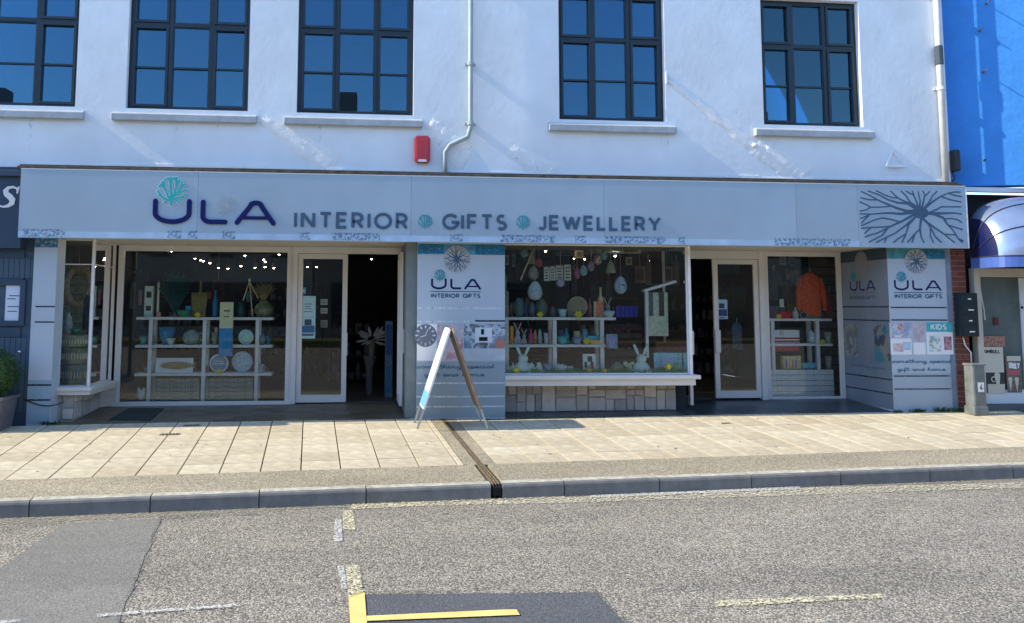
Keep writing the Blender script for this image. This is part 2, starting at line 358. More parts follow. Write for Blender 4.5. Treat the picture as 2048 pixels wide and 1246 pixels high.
def tree_emblem(pl, a, b, r, d, m, parent, n=14, seed=3, name='tree_emblem', inner=.12):
    rnd = random.Random(seed); mb = MB(); k = 0
    for i in range(n):
        t = 2 * PI * (i + rnd.uniform(-.25, .25)) / n; t1 = t + rnd.uniform(-.12, .12); r1 = r * rnd.uniform(.4, .55)
        p1 = (a + r1 * math.cos(t1), b + r1 * math.sin(t1))
        for s in (-1, 1):
            t2 = t + s * rnd.uniform(.1, .24)
            ribbon(mb, pl, [p1, (a + r * .75 * math.cos(t2), b + r * .75 * math.sin(t2)), (a + r * .97 * math.cos(t2 + s * .02), b + r * .97 * math.sin(t2 + s * .02))], [r * .06, r * .05, r * .045], d, d + .0008 + k * .00006); k += 1
        ribbon(mb, pl, [(a, b), p1], [r * .14, r * .065], d, d + .0008 + k * .00006); k += 1
    c = disc(pl, a, b, r * inner, d, d + .003, 12); q = len(mb.v); mb.v += c.v; mb.f += [tuple(i + q for i in f) for f in c.f]
    return build(mb, name, m, parent)
# ================================================================ SETTING
def slabmat(name, color, var, rough=.85, bump=.25, bscale=180, hue=(1, .97, .93)):
    m = mat(name, color, rough=rough, var=.16, scale=9, bump=bump, bscale=bscale, stain=.16)
    t = m.node_tree; b = t.nodes['Principled BSDF']; src = b.inputs['Base Color'].links[0].from_socket
    oi = t.nodes.new('ShaderNodeObjectInfo'); r = t.nodes.new('ShaderNodeValToRGB'); t.links.new(oi.outputs['Random'], r.inputs[0])
    r.color_ramp.elements[0].color = (1 - var, (1 - var) * hue[1], (1 - var) * hue[2], 1); r.color_ramp.elements[1].color = (1, 1, 1, 1)
    mx = t.nodes.new('ShaderNodeMix'); mx.data_type = 'RGBA'; mx.blend_type = 'MULTIPLY'; mx.inputs[0].default_value = 1
    t.links.new(src, mx.inputs[6]); t.links.new(r.outputs[0], mx.inputs[7]); t.links.new(mx.outputs[2], b.inputs['Base Color']); return m
M_slab = slabmat('paving_concrete', (.655, .575, .42), .2)
M_bed = mat('joint_sand', (.15, .14, .05), .95, var=.3, scale=20)
M_kerb = mat('kerb_concrete', (.24, .235, .225), .8, var=.2, scale=7, bump=.4, bscale=90, stain=.25)
M_ktop = mat('kerb_top_sunlit', (.50, .46, .37), .9, var=.3, scale=14, bump=.4, bscale=120, stain=.2)  # kerb tops paler than the faces, sun brightness put into their colour
M_chips = asphalt('buff_chippings', (.28, .225, .145), (.62, .54, .38), 90, .4)
M_road = asphalt('coarse_asphalt', (.165, .145, .115), (.57, .50, .395), 78, .85, .007, .3)
M_smooth = asphalt('smooth_tarmac', (.17, .157, .136), (.38, .352, .30), 150, .35, .004, .22)
M_dark = asphalt('new_tarmac', (.065, .068, .075), (.20, .202, .21), 170, .35, .004, .25)

base = MB(); zb = -.028
base.hexa([pv(-16, KERB + .125, -.3), pv(30, KERB + .125, -.3), pv(30, 4.6, -.3), pv(-16, 4.6, -.3)], [pv(-16, KERB + .125, zb), pv(30, KERB + .125, zb), pv(30, 4.6, zb), pv(-16, 4.6, zb)])
pavement = build(base, 'pavement', M_bed, kind='structure')
strip = MB()
strip.hexa([pv(-16, KERB + .125, -.05), pv(4.62, KERB + .125, -.05), pv(4.62, -.004, -.05), pv(-16, -.004, -.05)], [pv(-16, KERB + .125, .001), pv(4.62, KERB + .125, .001), pv(4.62, -.004, .001), pv(-16, -.004, .001)])
strip.hexa([pv(4.77, KERB + .125, -.05), pv(30, KERB + .125, -.05), pv(30, -.004, -.05), pv(4.77, -.004, -.05)], [pv(4.77, KERB + .125, .001), pv(30, KERB + .125, .001), pv(30, -.004, .001), pv(4.77, -.004, .001)])
build(strip, 'chipping_strip', M_chips, kind='structure')
W_ = .405
def slab_mesh(wi, wj):
    g = .0065; mb = MB(); r3 = .002
    def lv(a, dz):
        c = a * .4; return [E1 * a + E2 * c + Vector((0, 0, dz)), E1 * (wi - a) + E2 * c + Vector((0, 0, dz)), E1 * (wi - a) + E2 * (wj - c) + Vector((0, 0, dz)), E1 * a + E2 * (wj - c) + Vector((0, 0, dz))]
    L = [lv(g, -.04), lv(g, -.003), lv(g + r3, 0)]
    for l in L: mb.v += [tuple(p) for p in l]
    for k in range(2):
        for i in range(4): j = (i + 1) % 4; mb.f.append((4 * k + i, 4 * k + j, 4 * k + 4 + j, 4 * k + 4 + i))
    mb.f.append((8, 9, 10, 11)); me = bpy.data.meshes.new('slab'); me.from_pydata(mb.v, [], mb.f); me.materials.append(M_slab); return me
ms = slab_mesh(W_, W_); ms2 = slab_mesh(.07, W_)
rs = random.Random(5)
for i in range(-4, 32):
    for j in range(7):
        p = pv(i * W_, j * W_, rs.uniform(-.0015, .0015))
        if p.y + W_ * .5 > .02 or (i == 11 and False): continue
        o = bpy.data.objects.new('slab', ms2 if i == 11 else ms); COL.objects.link(o); o.parent = pavement; o.location = p - WL[pavement.name]
        o.rotation_euler = (rs.uniform(-.0025, .0025), rs.uniform(-.0025, .0025), rs.uniform(-.002, .002))
# drain channel across the pavement (concrete haunch either side, dark slotted steel channel)
hz = MB()
for a, b in ((11 * W_ + .075, 4.657), (4.731, 12 * W_ - .004)):
    hz.hexa([pv(a, -.003, -.05), pv(b, -.003, -.05), pv(b, 2.82, -.05), pv(a, 2.82, -.05)], [pv(a, -.003, .0), pv(b, -.003, .0), pv(b, 2.82, .0), pv(a, 2.82, .0)])
build(hz, 'drain_haunch', M_chips, kind='structure')
M_rust = mat('rusty_iron', (.20, .15, .10), .8, .3, var=.5, scale=30, bump=.5)
M_black = mat('void_black', (.006, .006, .006), .9)
dr = thing('drain_channel', pv(4.695, 1, 0), 'rusty slotted drain channel running across the pavement to the kerb', 'drain')
mb = MB()
for a in (4.660, 4.688, 4.716):
    mb.hexa([pv(a, KERB + .02, -.05), pv(a + .010, KERB + .02, -.05), pv(a + .012, 2.82, -.05), pv(a, 2.82, -.05)], [pv(a, KERB + .02, .002), pv(a + .010, KERB + .02, .002), pv(a + .012, 2.82, .002), pv(a, 2.82, .002)])
build(mb, 'channel_rail', M_rust, dr)
mb = MB()
mb.hexa([pv(4.655, KERB + .0, -.11), pv(4.736, KERB + .0, -.11), pv(4.736, 2.8, -.09), pv(4.655, 2.8, -.09)], [pv(4.655, KERB, -.03), pv(4.736, KERB, -.03), pv(4.736, 2.8, -.03), pv(4.655, 2.8, -.03)])
build(mb, 'channel_bed', M_black, dr)
mb = MB()
jj = KERB + .14
while jj < 2.8:
    mb.hexa([pv(4.655, jj, -.02), pv(4.736, jj, -.02), pv(4.736, jj + .02, -.02), pv(4.655, jj + .02, -.02)], [pv(4.655, jj, -.006), pv(4.736, jj, -.006), pv(4.736, jj + .02, -.006), pv(4.655, jj + .02, -.006)]); jj += .07
build(mb, 'channel_bar', M_rust, dr, kind='stuff')
# kerb: one stone after another, gap where the drain comes out
kerb = build(MB().hexa([pv(-16, KERB + .01, -.3), pv(30, KERB + .01, -.3), pv(30, KERB + .11, -.3), pv(-16, KERB + .11, -.3)], [pv(-16, KERB + .01, -.16), pv(30, KERB + .01, -.16), pv(30, KERB + .11, -.16), pv(-16, KERB + .11, -.16)]), 'kerb', M_kerb, kind='structure')
def seam_s(u):
    v = 1005 + (935 - 1005) * u / 2048; r = gr(u, v); return (r - GO).dot(E1)
seams = [seam_s(u) for u in (58, 300, 518, 733, 958 - 25, 993, 1132, 1324, 1510, 1691, 1872, 2041)]
seams[4] = 4.64; seams[5] = 4.745
left = [seams[0] - .915 * k for k in range(9, 0, -1)]; right = [seams[-1] + .915 * k for k in range(1, 12)]
ss = left + seams + right
for a, b in zip(ss[:-1], ss[1:]):
    if abs(a - 4.64) < .01: continue
    dz = rs.uniform(-.003, .003); g = .005; mb = MB()
    prof = [(KERB, -.2), (KERB + .125, -.2), (KERB + .125, dz), (KERB + .02, dz), (KERB + .006, dz - .012), (KERB, dz - .03)]
    A = [pv(a + g, j, z) for j, z in prof]; B = [pv(b - g, j, z) for j, z in prof]
    mb.hexa(A, B); ks = build(mb, 'kerb_stone', M_kerb, kerb)
    tp = MB(); q = [(a + g, KERB + .022), (b - g, KERB + .022), (b - g, KERB + .122), (a + g, KERB + .122)]; tp.hexa([pv(i, j, dz - .002) for i, j in q], [pv(i, j, dz + .002) for i, j in q]); build(tp, 'kerb_top', M_ktop, ks)
# road
def rp(s_, j, dz=0): p = pr(s_, j); p.z += dz; return p
road = MB().quad(rp(-70, KERB + .02), rp(-70, KERB - 26), rp(90, KERB - 26), rp(90, KERB + .02))
build(road, 'road', M_road, kind='structure')
gm = mat('far_ground', (.16, .15, .13), .95, var=.2)
build(MB().quad((-300, -300, -1.6), (300, -300, -1.6), (300, 300, -1.6), (-300, 300, -1.6)), 'ground', gm, kind='structure')
def road_poly(name, px, m, dz, kind='structure', wob=0):
    P = []
    n = len(px)
    for i in range(n):
        a, b = px[i], px[(i + 1) % n]; L = math.hypot(a[0] - b[0], a[1] - b[1]); k = max(1, int(L / 14)) if wob else 1
        for q in range(k):
            t = q / k; p = onroad(a[0] + (b[0] - a[0]) * t, a[1] + (b[1] - a[1]) * t)
            if wob: p.x += rs.uniform(-wob, wob); p.y += rs.uniform(-wob, wob)
            P.append((p.x, p.y, p.z + dz))
    return build(MB().quad(*P), name, m, kind=kind)
road_poly('tarmac_patch', [(128, 1048), (-150, 1246), (-150, 1420), (150, 1420), (237, 1246), (322, 1037)], M_smooth, .004, wob=.012)
road_poly('dark_tarmac_patch', [(732, 1190), (735, 1420), (1330, 1420), (1252, 1250), (1192, 1186)], M_dark, .004, wob=.004)
MY = worn('worn_yellow_paint', (.70, .63, .40), .47, .55, 45)
MYa = worn('faded_yellow_paint', (.66, .60, .42), .48, .58, 34)
MW = worn('worn_white_paint', (.62, .61, .57), .47, .54, 50)
MYf = mat('fresh_yellow_paint', (.76, .57, .19), .7, var=.14, bump=.2)
road_poly('yellow_road_line', [(700, 1020), (705, 1008), (850, 1000), (850, 1013)], MY, .008)
road_poly('faded_yellow_road_line', [(850, 1013), (850, 1002), (1130, 994), (1130, 1007)], MYa, .008)
road_poly('faded_yellow_road_line', [(1130, 1007), (1130, 997), (1400, 984), (1640, 976), (2048, 967), (2300, 961), (2300, 970), (2048, 977), (1640, 990), (1400, 998)], MYa, .008)
road_poly('faded_yellow_road_line', [(1180, 993), (1600, 975), (1600, 980), (1180, 998)], MW, .012)
road_poly('yellow_road_line', [(686, 1022), (685, 1060), (711, 1061), (706, 1022)], MY, .008)
road_poly('white_road_line', [(670, 1040), (667, 1085), (685, 1085), (683, 1040)], MW, .008)
road_poly('yellow_road_line', [(690, 1135), (697, 1200), (726, 1190), (718, 1133)], MY, .012)
road_poly('white_road_line', [(674, 1134), (684, 1180), (694, 1180), (688, 1134)], MW, .008)
road_poly('fresh_yellow_road_line', [(697, 1200), (704, 1300), (740, 1300), (733, 1241), (729, 1189), (712, 1189)], MYf, .012)
road_poly('fresh_yellow_road_line', [(734, 1246), (733, 1236), (1010, 1223), (1033, 1223), (1040, 1234), (1010, 1235)], MYf, .0125)
road_poly('white_road_line', [(194, 1238), (194, 1232), (470, 1211), (476, 1217), (330, 1226)], MW, .012)
road_poly('white_road_line', [(-40, 1253), (-40, 1247), (40, 1242), (40, 1248)], MW, .012)
road_poly('faded_yellow_road_line', [(1430, 1216), (1428, 1204), (1760, 1190), (1778, 1197), (1600, 1207)], MY, .008)
MC = worn('crack_tar', (.09, .08, .07), .49, .60, 34)
for px in ([(326, 1034), (322, 1040), (239, 1246), (238, 1420), (232, 1420), (234, 1246), (318, 1040)], [(-20, 1062), (60, 1052), (128, 1044), (128, 1048), (60, 1057), (-20, 1067)], [(326, 1036), (420, 1030), (520, 1028), (520, 1031), (420, 1034), (326, 1041)], [(735, 1187), (1192, 1183), (1256, 1250), (1250, 1250), (1190, 1187), (735, 1191)]): road_poly('tarmac_crack', px, MC, .0165, wob=.008)
MG = worn('gutter_grit', (.34, .30, .22), .45, .60, 24)
road_poly('gutter_grit', [(0, 1034), (500, 1008), (1000, 984), (1500, 964), (2048, 947), (2048, 962), (1500, 980), (1000, 1000), (500, 1024), (0, 1050)], MG, .0045, wob=.01)
gs = MB(); gr_ = random.Random(21)
for k in range(70):
    c = pv(gr_.uniform(-2, 12), gr_.uniform(.05, 2.6), .0022); r_ = gr_.uniform(.006, .016); P_ = [(c.x + r_ * math.cos(q) * gr_.uniform(.8, 1.2), c.y + r_ * math.sin(q) * gr_.uniform(.8, 1.2)) for q in [PI * j / 4 for j in range(8)]]
    gs.hexa([(x, y, gz(x, y) + .0018) for x, y in P_], [(x, y, gz(x, y) + .0028) for x, y in P_])
build(gs, 'gum_spots', mat('gum_grey', (.13, .12, .10), .8, var=.3), kind='stuff', label='scatter of dark chewing gum spots on the sunlit paving slabs', cat='gum spots')
# little access covers and boxes in the slabs
MI = mat('iron_cover', (.2, .17, .12), .7, .2, var=.3, scale=40, bump=.5)
for u, v, wx, wy, lb in ((340, 869, .24, .10, 'small rusty meter cover set in the paving left of the doormat shadow'), (383, 851, .20, .09, 'small dark cover in the shaded paving beside the mat'), (1452, 847, .13, .05, 'tiny rusty stopcock cover in the right half of the pavement')):
    p = gr(u, v); mb = MB(); c = p + Vector((0, 0, .004))
    a = E1 * wx / 2; b = E2 * wy / 2; mb.hexa([c - a - b - Vector((0, 0, .02)), c + a - b - Vector((0, 0, .02)), c + a + b - Vector((0, 0, .02)), c - a + b - Vector((0, 0, .02))], [c - a - b, c + a - b, c + a + b, c - a + b])
    t_ = thing('access_cover', p, lb, 'cover'); build(mb, 'lid', MI, t_)
    mb = MB()
    for k in range(5):
        q = c + a * (-.7 + .35 * k) + Vector((0, 0, .002)); mb.hexa([q - b * .8 - E1 * .004, q - b * .8 + E1 * .004, q + b * .8 + E1 * .004, q + b * .8 - E1 * .004], [x + Vector((0, 0, .003)) for x in (q - b * .8 - E1 * .004, q - b * .8 + E1 * .004, q + b * .8 + E1 * .004, q + b * .8 - E1 * .004)])
    build(mb, 'lid_rib', M_black, t_)
# recess floors: staggered tiles
def tile_floor(name, x0, x1, y0, y1, tw, td, m, mg):
    bs = MB().hexa([(x0, y0, gz(x0, y0) - .1), (x1, y0, gz(x1, y0) - .1), (x1, y1, gz(x1, y1) - .1), (x0, y1, gz(x0, y1) - .1)], [(x0, y0, gz(x0, y0) - .003), (x1, y0, gz(x1, y0) - .003), (x1, y1, gz(x1, y1) - .003), (x0, y1, gz(x0, y1) - .003)])
    par = build(bs, name, mg, kind='structure'); out = []
    k = 0; y = y0
    while y < y1 - .01:
        x = x0 - (k % 2) * tw / 2
        while x < x1 - .01:
            a = max(x, x0) + .003; b = min(x + tw, x1) - .003; c = y + .003; d = min(y + td, y1) - .003
            if b - a > .02:
                mb = MB(); q = [(a, c), (b, c), (b, d), (a, d)]; dz = rs.uniform(.001, .004)
                mb.hexa([(i, j, gz(i, j) - .02) for i, j in q], [(i, j, gz(i, j) + dz) for i, j in q]); out.append((mb, (a + b) / 2, (c + d) / 2))
            x += tw
        y += td; k += 1
    for mb, cx, cy in out: build(mb, 'tile', m, par)
M_tileL = slabmat('brown_floor_tile', (.15, .125, .085), .45, rough=.45, bump=.05)
M_tileR = slabmat('slate_floor_tile', (.06, .075, .095), .55, rough=.35, bump=.05, hue=(1, 1, 1))
tile_floor('left_entrance_floor', -4.2, .2, .0, 1.42, .45, .2, M_tileL, M_bed)
tile_floor('right_entrance_floor', 1.5, 7.09, .0, 1.3, .42, .22, M_tileR, M_bed)

# ================================================================ WHITE BUILDING
M_white = mat('white_render', (.80, .84, .88), .85, var=.04, scale=3, bump=.3, bscale=11, stain=.05)
M_wr = mat('rough_render', (.84, .84, .83), .9, var=.04, scale=14, bump=.45, bscale=30)
M_sill = mat('painted_sill', (.40, .44, .48), .75, var=.12, scale=8, bump=.3, stain=.15)
M_anth = mat('anthracite_aluminium', (.018, .032, .046), .35, var=.1, spec=.4)
M_upvc = mat('white_upvc', (.66, .64, .60), .4, var=.05, scale=3)
M_lead = mat('weathered_flashing', (.07, .06, .045), .8, var=.5, scale=9, bump=.5, bscale=30)
M_pil = mat('pillar_grey', (.42, .49, .56), .45, var=.04, scale=2, spec=.4)
M_grey = mat('sign_grey', (.365, .465, .555), .45, var=.04, scale=1.5, spec=.4, stain=.07)
M_pipe = mat('grey_pipe', (.34, .40, .42), .5, var=.1, spec=.4)
M_pipe2 = mat('white_pipe', (.66, .66, .64), .5, var=.1)
G_up = glass('upper_glass', (.30, .60, .78), 2.0, (.42, .78, 1.0))
G_shop = glass('shop_glass', (.95, .98, .97), 1.46)
WB = thing('white_building', (1.6, 0, 2.6), 'white rendered upper storey with black gridded windows over the grey shop sign', 'building')
ZT = 8.2; ZF = 3.44
wz0, wz1 = 4.333, at(1610, 4, .1).z
wins = [(-6.62, at(155, 212, .1).x)] + [(rect(a, v - 120, b, v, .1)[0], rect(a, v - 120, b, v, .1)[1]) for a, b, v in ((257, 499, 220), (595, 826, 230), (1115, 1326, 245), (1520, 1716, 254))]
wins[0] = (wins[0][1] - 1.7, wins[0][1])
XL, XR = -14.0, 8.13
xs = [XL] + [x for wn in wins for x in wn] + [XR]
mb = MB()
mb.box(XL, XR, 0, .3, ZF, wz0); mb.box(XL, XR, 0, .3, wz1, ZT)
for k in range(0, len(xs), 2): mb.box(xs[k], xs[k + 1], 0, .3, wz0, wz1)
build(mb, 'upper_wall', M_white, WB)
mb = MB().box(XR, XR + .01, .001, 6, ZF, ZT).box(XL, XR + .01, .3, 8, ZT - .15, ZT); build(mb, 'roof_slab', M_white, WB)
mb = MB().box(XL, XR + .06, -.06, .35, ZT, ZT + .09); build(mb, 'parapet_coping', M_sill, WB)
for wi, (a, b) in enumerate(wins):
    W = b - a; y0, y1 = .10, .165
    fr = MB(); frame4(fr, a, b, wz0, wz1, y0, y1, .05)
    c1, c2 = a + W * .337, a + W * .675
    zt = wz0 + (wz1 - wz0) * .635
    for c in (c1, c2): fr.box(c - .028, c + .028, y0, y1, wz0 + .05, wz1 - .05)
    for xa, xb in ((a + .05, c1 - .028), (c1 + .028, c2 - .028), (c2 + .028, b - .05)): fr.box(xa, xb, y0, y1, zt - .02, zt + .03)
    F = build(fr, 'window', M_anth, WB, bevel=.004)
    zm = wz0 + (zt - wz0) * .5
    cells = [(a + .05, c1 - .028, True), (c1 + .028, c2 - .028, False), (c2 + .028, b - .05, True)]
    sash = MB()
    for xa, xb, op in cells:
        s_ = .035 if op else .012
        frame4(sash, xa, xb, wz0 + .05, zt - .02, y0 - .018 if op else y0 + .012, y1 - .02, s_)
        frame4(sash, xa, xb, zt + .03, wz1 - .05, y0 - .018 if op else y0 + .012, y1 - .02, s_)
        sash.box(xa + s_, xb - s_, y0 + .004, y1 - .03, zm - .012, zm + .012)
        for za, zb_ in ((wz0 + .05 + s_, zm - .012), (zm + .012, zt - .02 - s_), (zt + .03 + s_, wz1 - .05 - s_)):
            pn = build(MB().box(xa + s_, xb - s_, y1 - .03, y1 - .024, za, zb_), 'pane', G_up, F); pn.rotation_euler = (rs.uniform(-.012, .012), 0, rs.uniform(-.012, .012))
    build(sash, 'sash', M_anth, F)
    sl_ = MB().hexa([(a - .16, -.085, 4.155), (b + .13, -.085, 4.155), (b + .13, .1, 4.155), (a - .16, .1, 4.155)], [(a - .16, -.085, 4.245), (b + .13, -.085, 4.245), (b + .13, .1, 4.325), (a - .16, .1, 4.325)])
    build(sl_, 'window_sill', M_sill, WB, bevel=.008)
M_refl = mat('lilac_reflection', (.22, .17, .30), .8, var=.2, scale=3); M_so = mat('sill_clutter', (.45, .6, .68), .6)
for wi, (a, b) in enumerate(wins):
    hb = rs.uniform(.0, .16); build(MB().box(a + .02, b - .02, .24, .25, wz0 + (wz1 - wz0) * .70 - hb, wz1), 'lilac_reflection_panel', M_refl, WB)  # panel added behind the top panes, its colour stands for a lilac reflection
    xm = a + (b - a) * .5; build(MB().prism([(xm - .12, wz0 + .02), (xm + .14, wz0 + .02), (xm + .12, wz0 + .11), (xm - .1, wz0 + .10)], .26, .34), 'sill_clutter', M_so, WB); xm = a + (b - a) * .86; build(MB().prism([(xm - .18, wz0 + .02), (xm + .16, wz0 + .02), (xm + .15, wz0 + .30)], .28, .34), 'leaning_card', M_so, WB)
# rooms behind the upper windows
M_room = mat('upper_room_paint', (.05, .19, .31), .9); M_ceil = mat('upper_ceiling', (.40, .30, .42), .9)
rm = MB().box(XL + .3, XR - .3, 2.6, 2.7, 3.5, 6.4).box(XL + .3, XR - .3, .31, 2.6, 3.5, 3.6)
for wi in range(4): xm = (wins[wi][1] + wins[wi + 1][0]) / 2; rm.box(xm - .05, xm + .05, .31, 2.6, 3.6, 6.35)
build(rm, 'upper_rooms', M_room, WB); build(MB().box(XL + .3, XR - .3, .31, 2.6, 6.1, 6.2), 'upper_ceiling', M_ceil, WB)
M_drip = worn('rain_streak', (.52, .53, .52), .50, 1.1, 9)
for wn in wins:
    for k in range(2):
        x = rs.uniform(wn[0] - .15, wn[1] + .12); h_ = rs.uniform(.12, .55); d_w = rs.uniform(.012, .05); build(MB().hexa([(x, -.0012, 4.154 - h_), (x + d_w * .5, -.0012, 4.154 - h_), (x + d_w * .5, -.0004, 4.154 - h_), (x, -.0004, 4.154 - h_)], [(x - d_w * .3, -.0012, 4.154), (x + d_w, -.0012, 4.154), (x + d_w, -.0004, 4.154), (x - d_w * .3, -.0004, 4.154)]), 'rain_streak', M_drip, WB)
# raised bands added and shaped to imitate diagonal sun streaks on the wall
def sun_streak(px, t, seed):
    rn = random.Random(seed); (ua, va), (ub, vb), wd0, wd1 = px
    A = at(ua, va, 0); B = at(ub, vb, 0); n = 26; mb = MB(); rows = []
    for i in range(n + 1):
        c = A.lerp(B, i / n); wd = wd0 + (wd1 - wd0) * i / n; row = []
        for k in range(6):
            f = k / 5 - .5; e = 0 if k in (0, 5) else t * (.6 + .4 * rn.random()) * (1 if k < 4 else .6)
            if i in (0, n): e = 0
            row.append((c.x + f * wd * .6 + (rn.uniform(-.02, .02)), -.001 - e, c.z + f * wd * .8 + rn.uniform(-.02, .02)))
        rows.append(row)
    for r in rows: mb.v += r
    for i in range(n):
        for k in range(5): a = i * 6 + k; mb.f.append((a, a + 1, a + 7, a + 6))
    build(mb, 'sun_streak_relief', M_wr, WB, smooth=True)
sun_streak(((525, 238), (668, 334), .14, .42), .014, 1); sun_streak(((1335, 158), (1503, 290), .09, .20), .016, 2)
sun_streak(((1507, 293), (1615, 354), .26, .40), .014, 3); sun_streak(((860, 245), (935, 320), .18, .38), .014, 4); sun_streak(((1020, 300), (1110, 345), .18, .30), .008, 5)
mb = MB(); xx = -4.9
while xx < 8.05:
    L_ = rs.uniform(.3, .9); mb.box(xx, min(xx + L_, 8.1), -.01 - rs.uniform(0, .015), 0, 3.525 + rs.uniform(-.008, .012), 3.56 + rs.uniform(-.012, .02)); xx += L_
build(mb, 'mortar_fillet', M_wr, WB)
mb = MB().box(-4.95, 8.14, -.235, -.001, 3.452, 3.488).box(-4.95, 8.14, -.15, -.0012, 3.490, 3.520); build(mb, 'flashing', M_lead, WB, bevel=.006)
# fascia backing, soffit over the entrances and shop shell
mb = MB().box(-4.88, 8.12, -.20, -.002, 2.62, 3.435); build(mb, 'fascia_box', M_lead, WB)
M_soff = mat('soffit_board', (.55, .5, .42), .7)
mb = MB().box(-4.88, 8.1, -.195, 1.5, 2.575, 2.615); build(mb, 'soffit', M_soff, WB)
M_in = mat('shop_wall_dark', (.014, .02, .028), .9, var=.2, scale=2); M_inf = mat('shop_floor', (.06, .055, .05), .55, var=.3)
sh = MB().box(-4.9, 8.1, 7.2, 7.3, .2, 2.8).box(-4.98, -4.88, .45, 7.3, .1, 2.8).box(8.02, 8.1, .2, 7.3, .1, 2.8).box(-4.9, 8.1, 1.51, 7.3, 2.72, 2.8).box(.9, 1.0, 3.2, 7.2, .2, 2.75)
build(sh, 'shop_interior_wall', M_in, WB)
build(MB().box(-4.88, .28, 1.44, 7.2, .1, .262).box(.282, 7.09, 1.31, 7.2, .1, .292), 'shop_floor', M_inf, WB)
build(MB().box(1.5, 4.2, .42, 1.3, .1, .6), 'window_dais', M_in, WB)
# ---- pillars
ZP = 2.57
def pillar(x0, x1, y1, m, name='pillar'):
    return build(MB().hexa([(x0, 0, gz(x0, 0) - .02), (x1, 0, gz(x1, 0) - .02), (x1, y1, gz(x1, 0) - .02), (x0, y1, gz(x0, 0) - .02)], [(x0, 0, ZP), (x1, 0, ZP), (x1, y1, ZP), (x0, y1, ZP)]), name, m, WB, bevel=.004)
lx0, lx1 = -4.765, -4.47
PLft = pillar(lx0, lx1, .32, M_pil); cx0, cx1 = .283, 1.494; PC = pillar(cx0, cx1, .38, M_pil); rx0, rx1 = 7.092, 7.985; PRt = pillar(rx0, rx1, 1.28, M_pil)
build(MB().box(rx1 + .002, rx1 + .09, .02, .4, .15, ZP), 'pillar_edge_trim', mat('grey_blue_trim', (.22, .28, .36), .5), WB)
# print on the pillars
M_teal = mat('teal_print', (.03, .30, .36), .5, var=.3, scale=30); M_blueprint = worn('blue_coral_print', (.02, .20, .42), .42, .60, 22)
M_navy = mat('navy_letter', (.006, .012, .10), .5, var=.05, spec=.2); M_slate = mat('slate_letter', (.045, .095, .17), .5, var=.05)
M_emb = mat('grey_emblem', (.22, .24, .26), .5); M_dkline = worn('torn_dark_line', (.03, .05, .08), .40, .50, 6); M_ltline = worn('torn_white_line', (.62, .67, .72), .36, .5, 4)
M_card = mat('white_card', (.78, .79, .80), .5, var=.03)
def photo(name, pl, a0, a1, b0, b1, d, cols, scale, parent, seed=0):
    """printed picture: soft coloured shapes, flat print"""
    key = name + str(seed)
    m = bpy.data.materials.new(key); m.use_nodes = True; t = m.node_tree; b = t.nodes['Principled BSDF']; b.inputs['Roughness'].default_value = .45
    tc = t.nodes.new('ShaderNodeTexCoord'); mp = t.nodes.new('ShaderNodeMapping'); mp.inputs['Location'].default_value = (seed * 3.7, seed, seed * 1.9); v = t.nodes.new('ShaderNodeTexVoronoi'); v.inputs['Scale'].default_value = scale
    t.links.new(tc.outputs['Object'], mp.inputs[0]); t.links.new(mp.outputs[0], v.inputs['Vector'])
    s = t.nodes.new('ShaderNodeSeparateColor'); t.links.new(v.outputs['Color'], s.inputs[0]); r = t.nodes.new('ShaderNodeValToRGB'); t.links.new(s.outputs[0], r.inputs[0]); r.color_ramp.interpolation = 'LINEAR'; nz = t.nodes.new('ShaderNodeTexNoise'); nz.inputs['Scale'].default_value = scale * 1.6; nz.inputs['Detail'].default_value = 6; va_ = t.nodes.new('ShaderNodeVectorMath'); va_.operation = 'MULTIPLY_ADD'; va_.inputs[1].default_value = (.22, .22, .22); t.links.new(mp.outputs[0], nz.inputs['Vector']); t.links.new(nz.outputs['Color'], va_.inputs[0]); t.links.new(mp.outputs[0], va_.inputs[2]); t.links.new(va_.outputs[0], v.inputs['Vector']); v.feature = 'SMOOTH_F1'
    for i, c in enumerate(cols):
        e = r.color_ramp.elements[i] if i < 2 else r.color_ramp.elements.new(i / len(cols)); e.position = i / len(cols); e.color = (*c, 1)
    t.links.new(r.outputs[0], b.inputs['Base Color'])
    return build(card(pl, a0, a1, b0, b1, d, d + .0012), name, m, parent)
def pillar_print(pl, P, Xf, Zf, cfg):
    """Xf(u), Zf(v): photo pixel to plane coordinates"""
    for (u0, u1, v0, v1, m) in cfg['bands']: build(card(pl, Xf(u0), Xf(u1), Zf(v1), Zf(v0), .0005, .0015), cfg.get('bn', 'printed_band'), m, P)
def FX(v=650): return lambda u: at(u, v, 0).x
def FZ(u): return lambda v: at(u, v, 0).z
# left pillar
X = FX(650); Z = FZ(75)
pw = lx1 - lx0
for z0, z1, m in ((2.44, 2.565, M_blueprint),): build(card(FACADE, lx0, lx1, z0, z1, .001, .0022), 'printed_band', m, PLft)
for v in (613, 644): build(card(FACADE, lx0 + .05, lx1, Z(v + 1.5), Z(v - 1.5), .001, .002), 'printed_line', M_dkline, PLft)
for v in (770, 800): build(card(FACADE, lx0, lx1, Z(v + 2), Z(v - 2), .001, .002), 'printed_line', M_dkline, PLft)
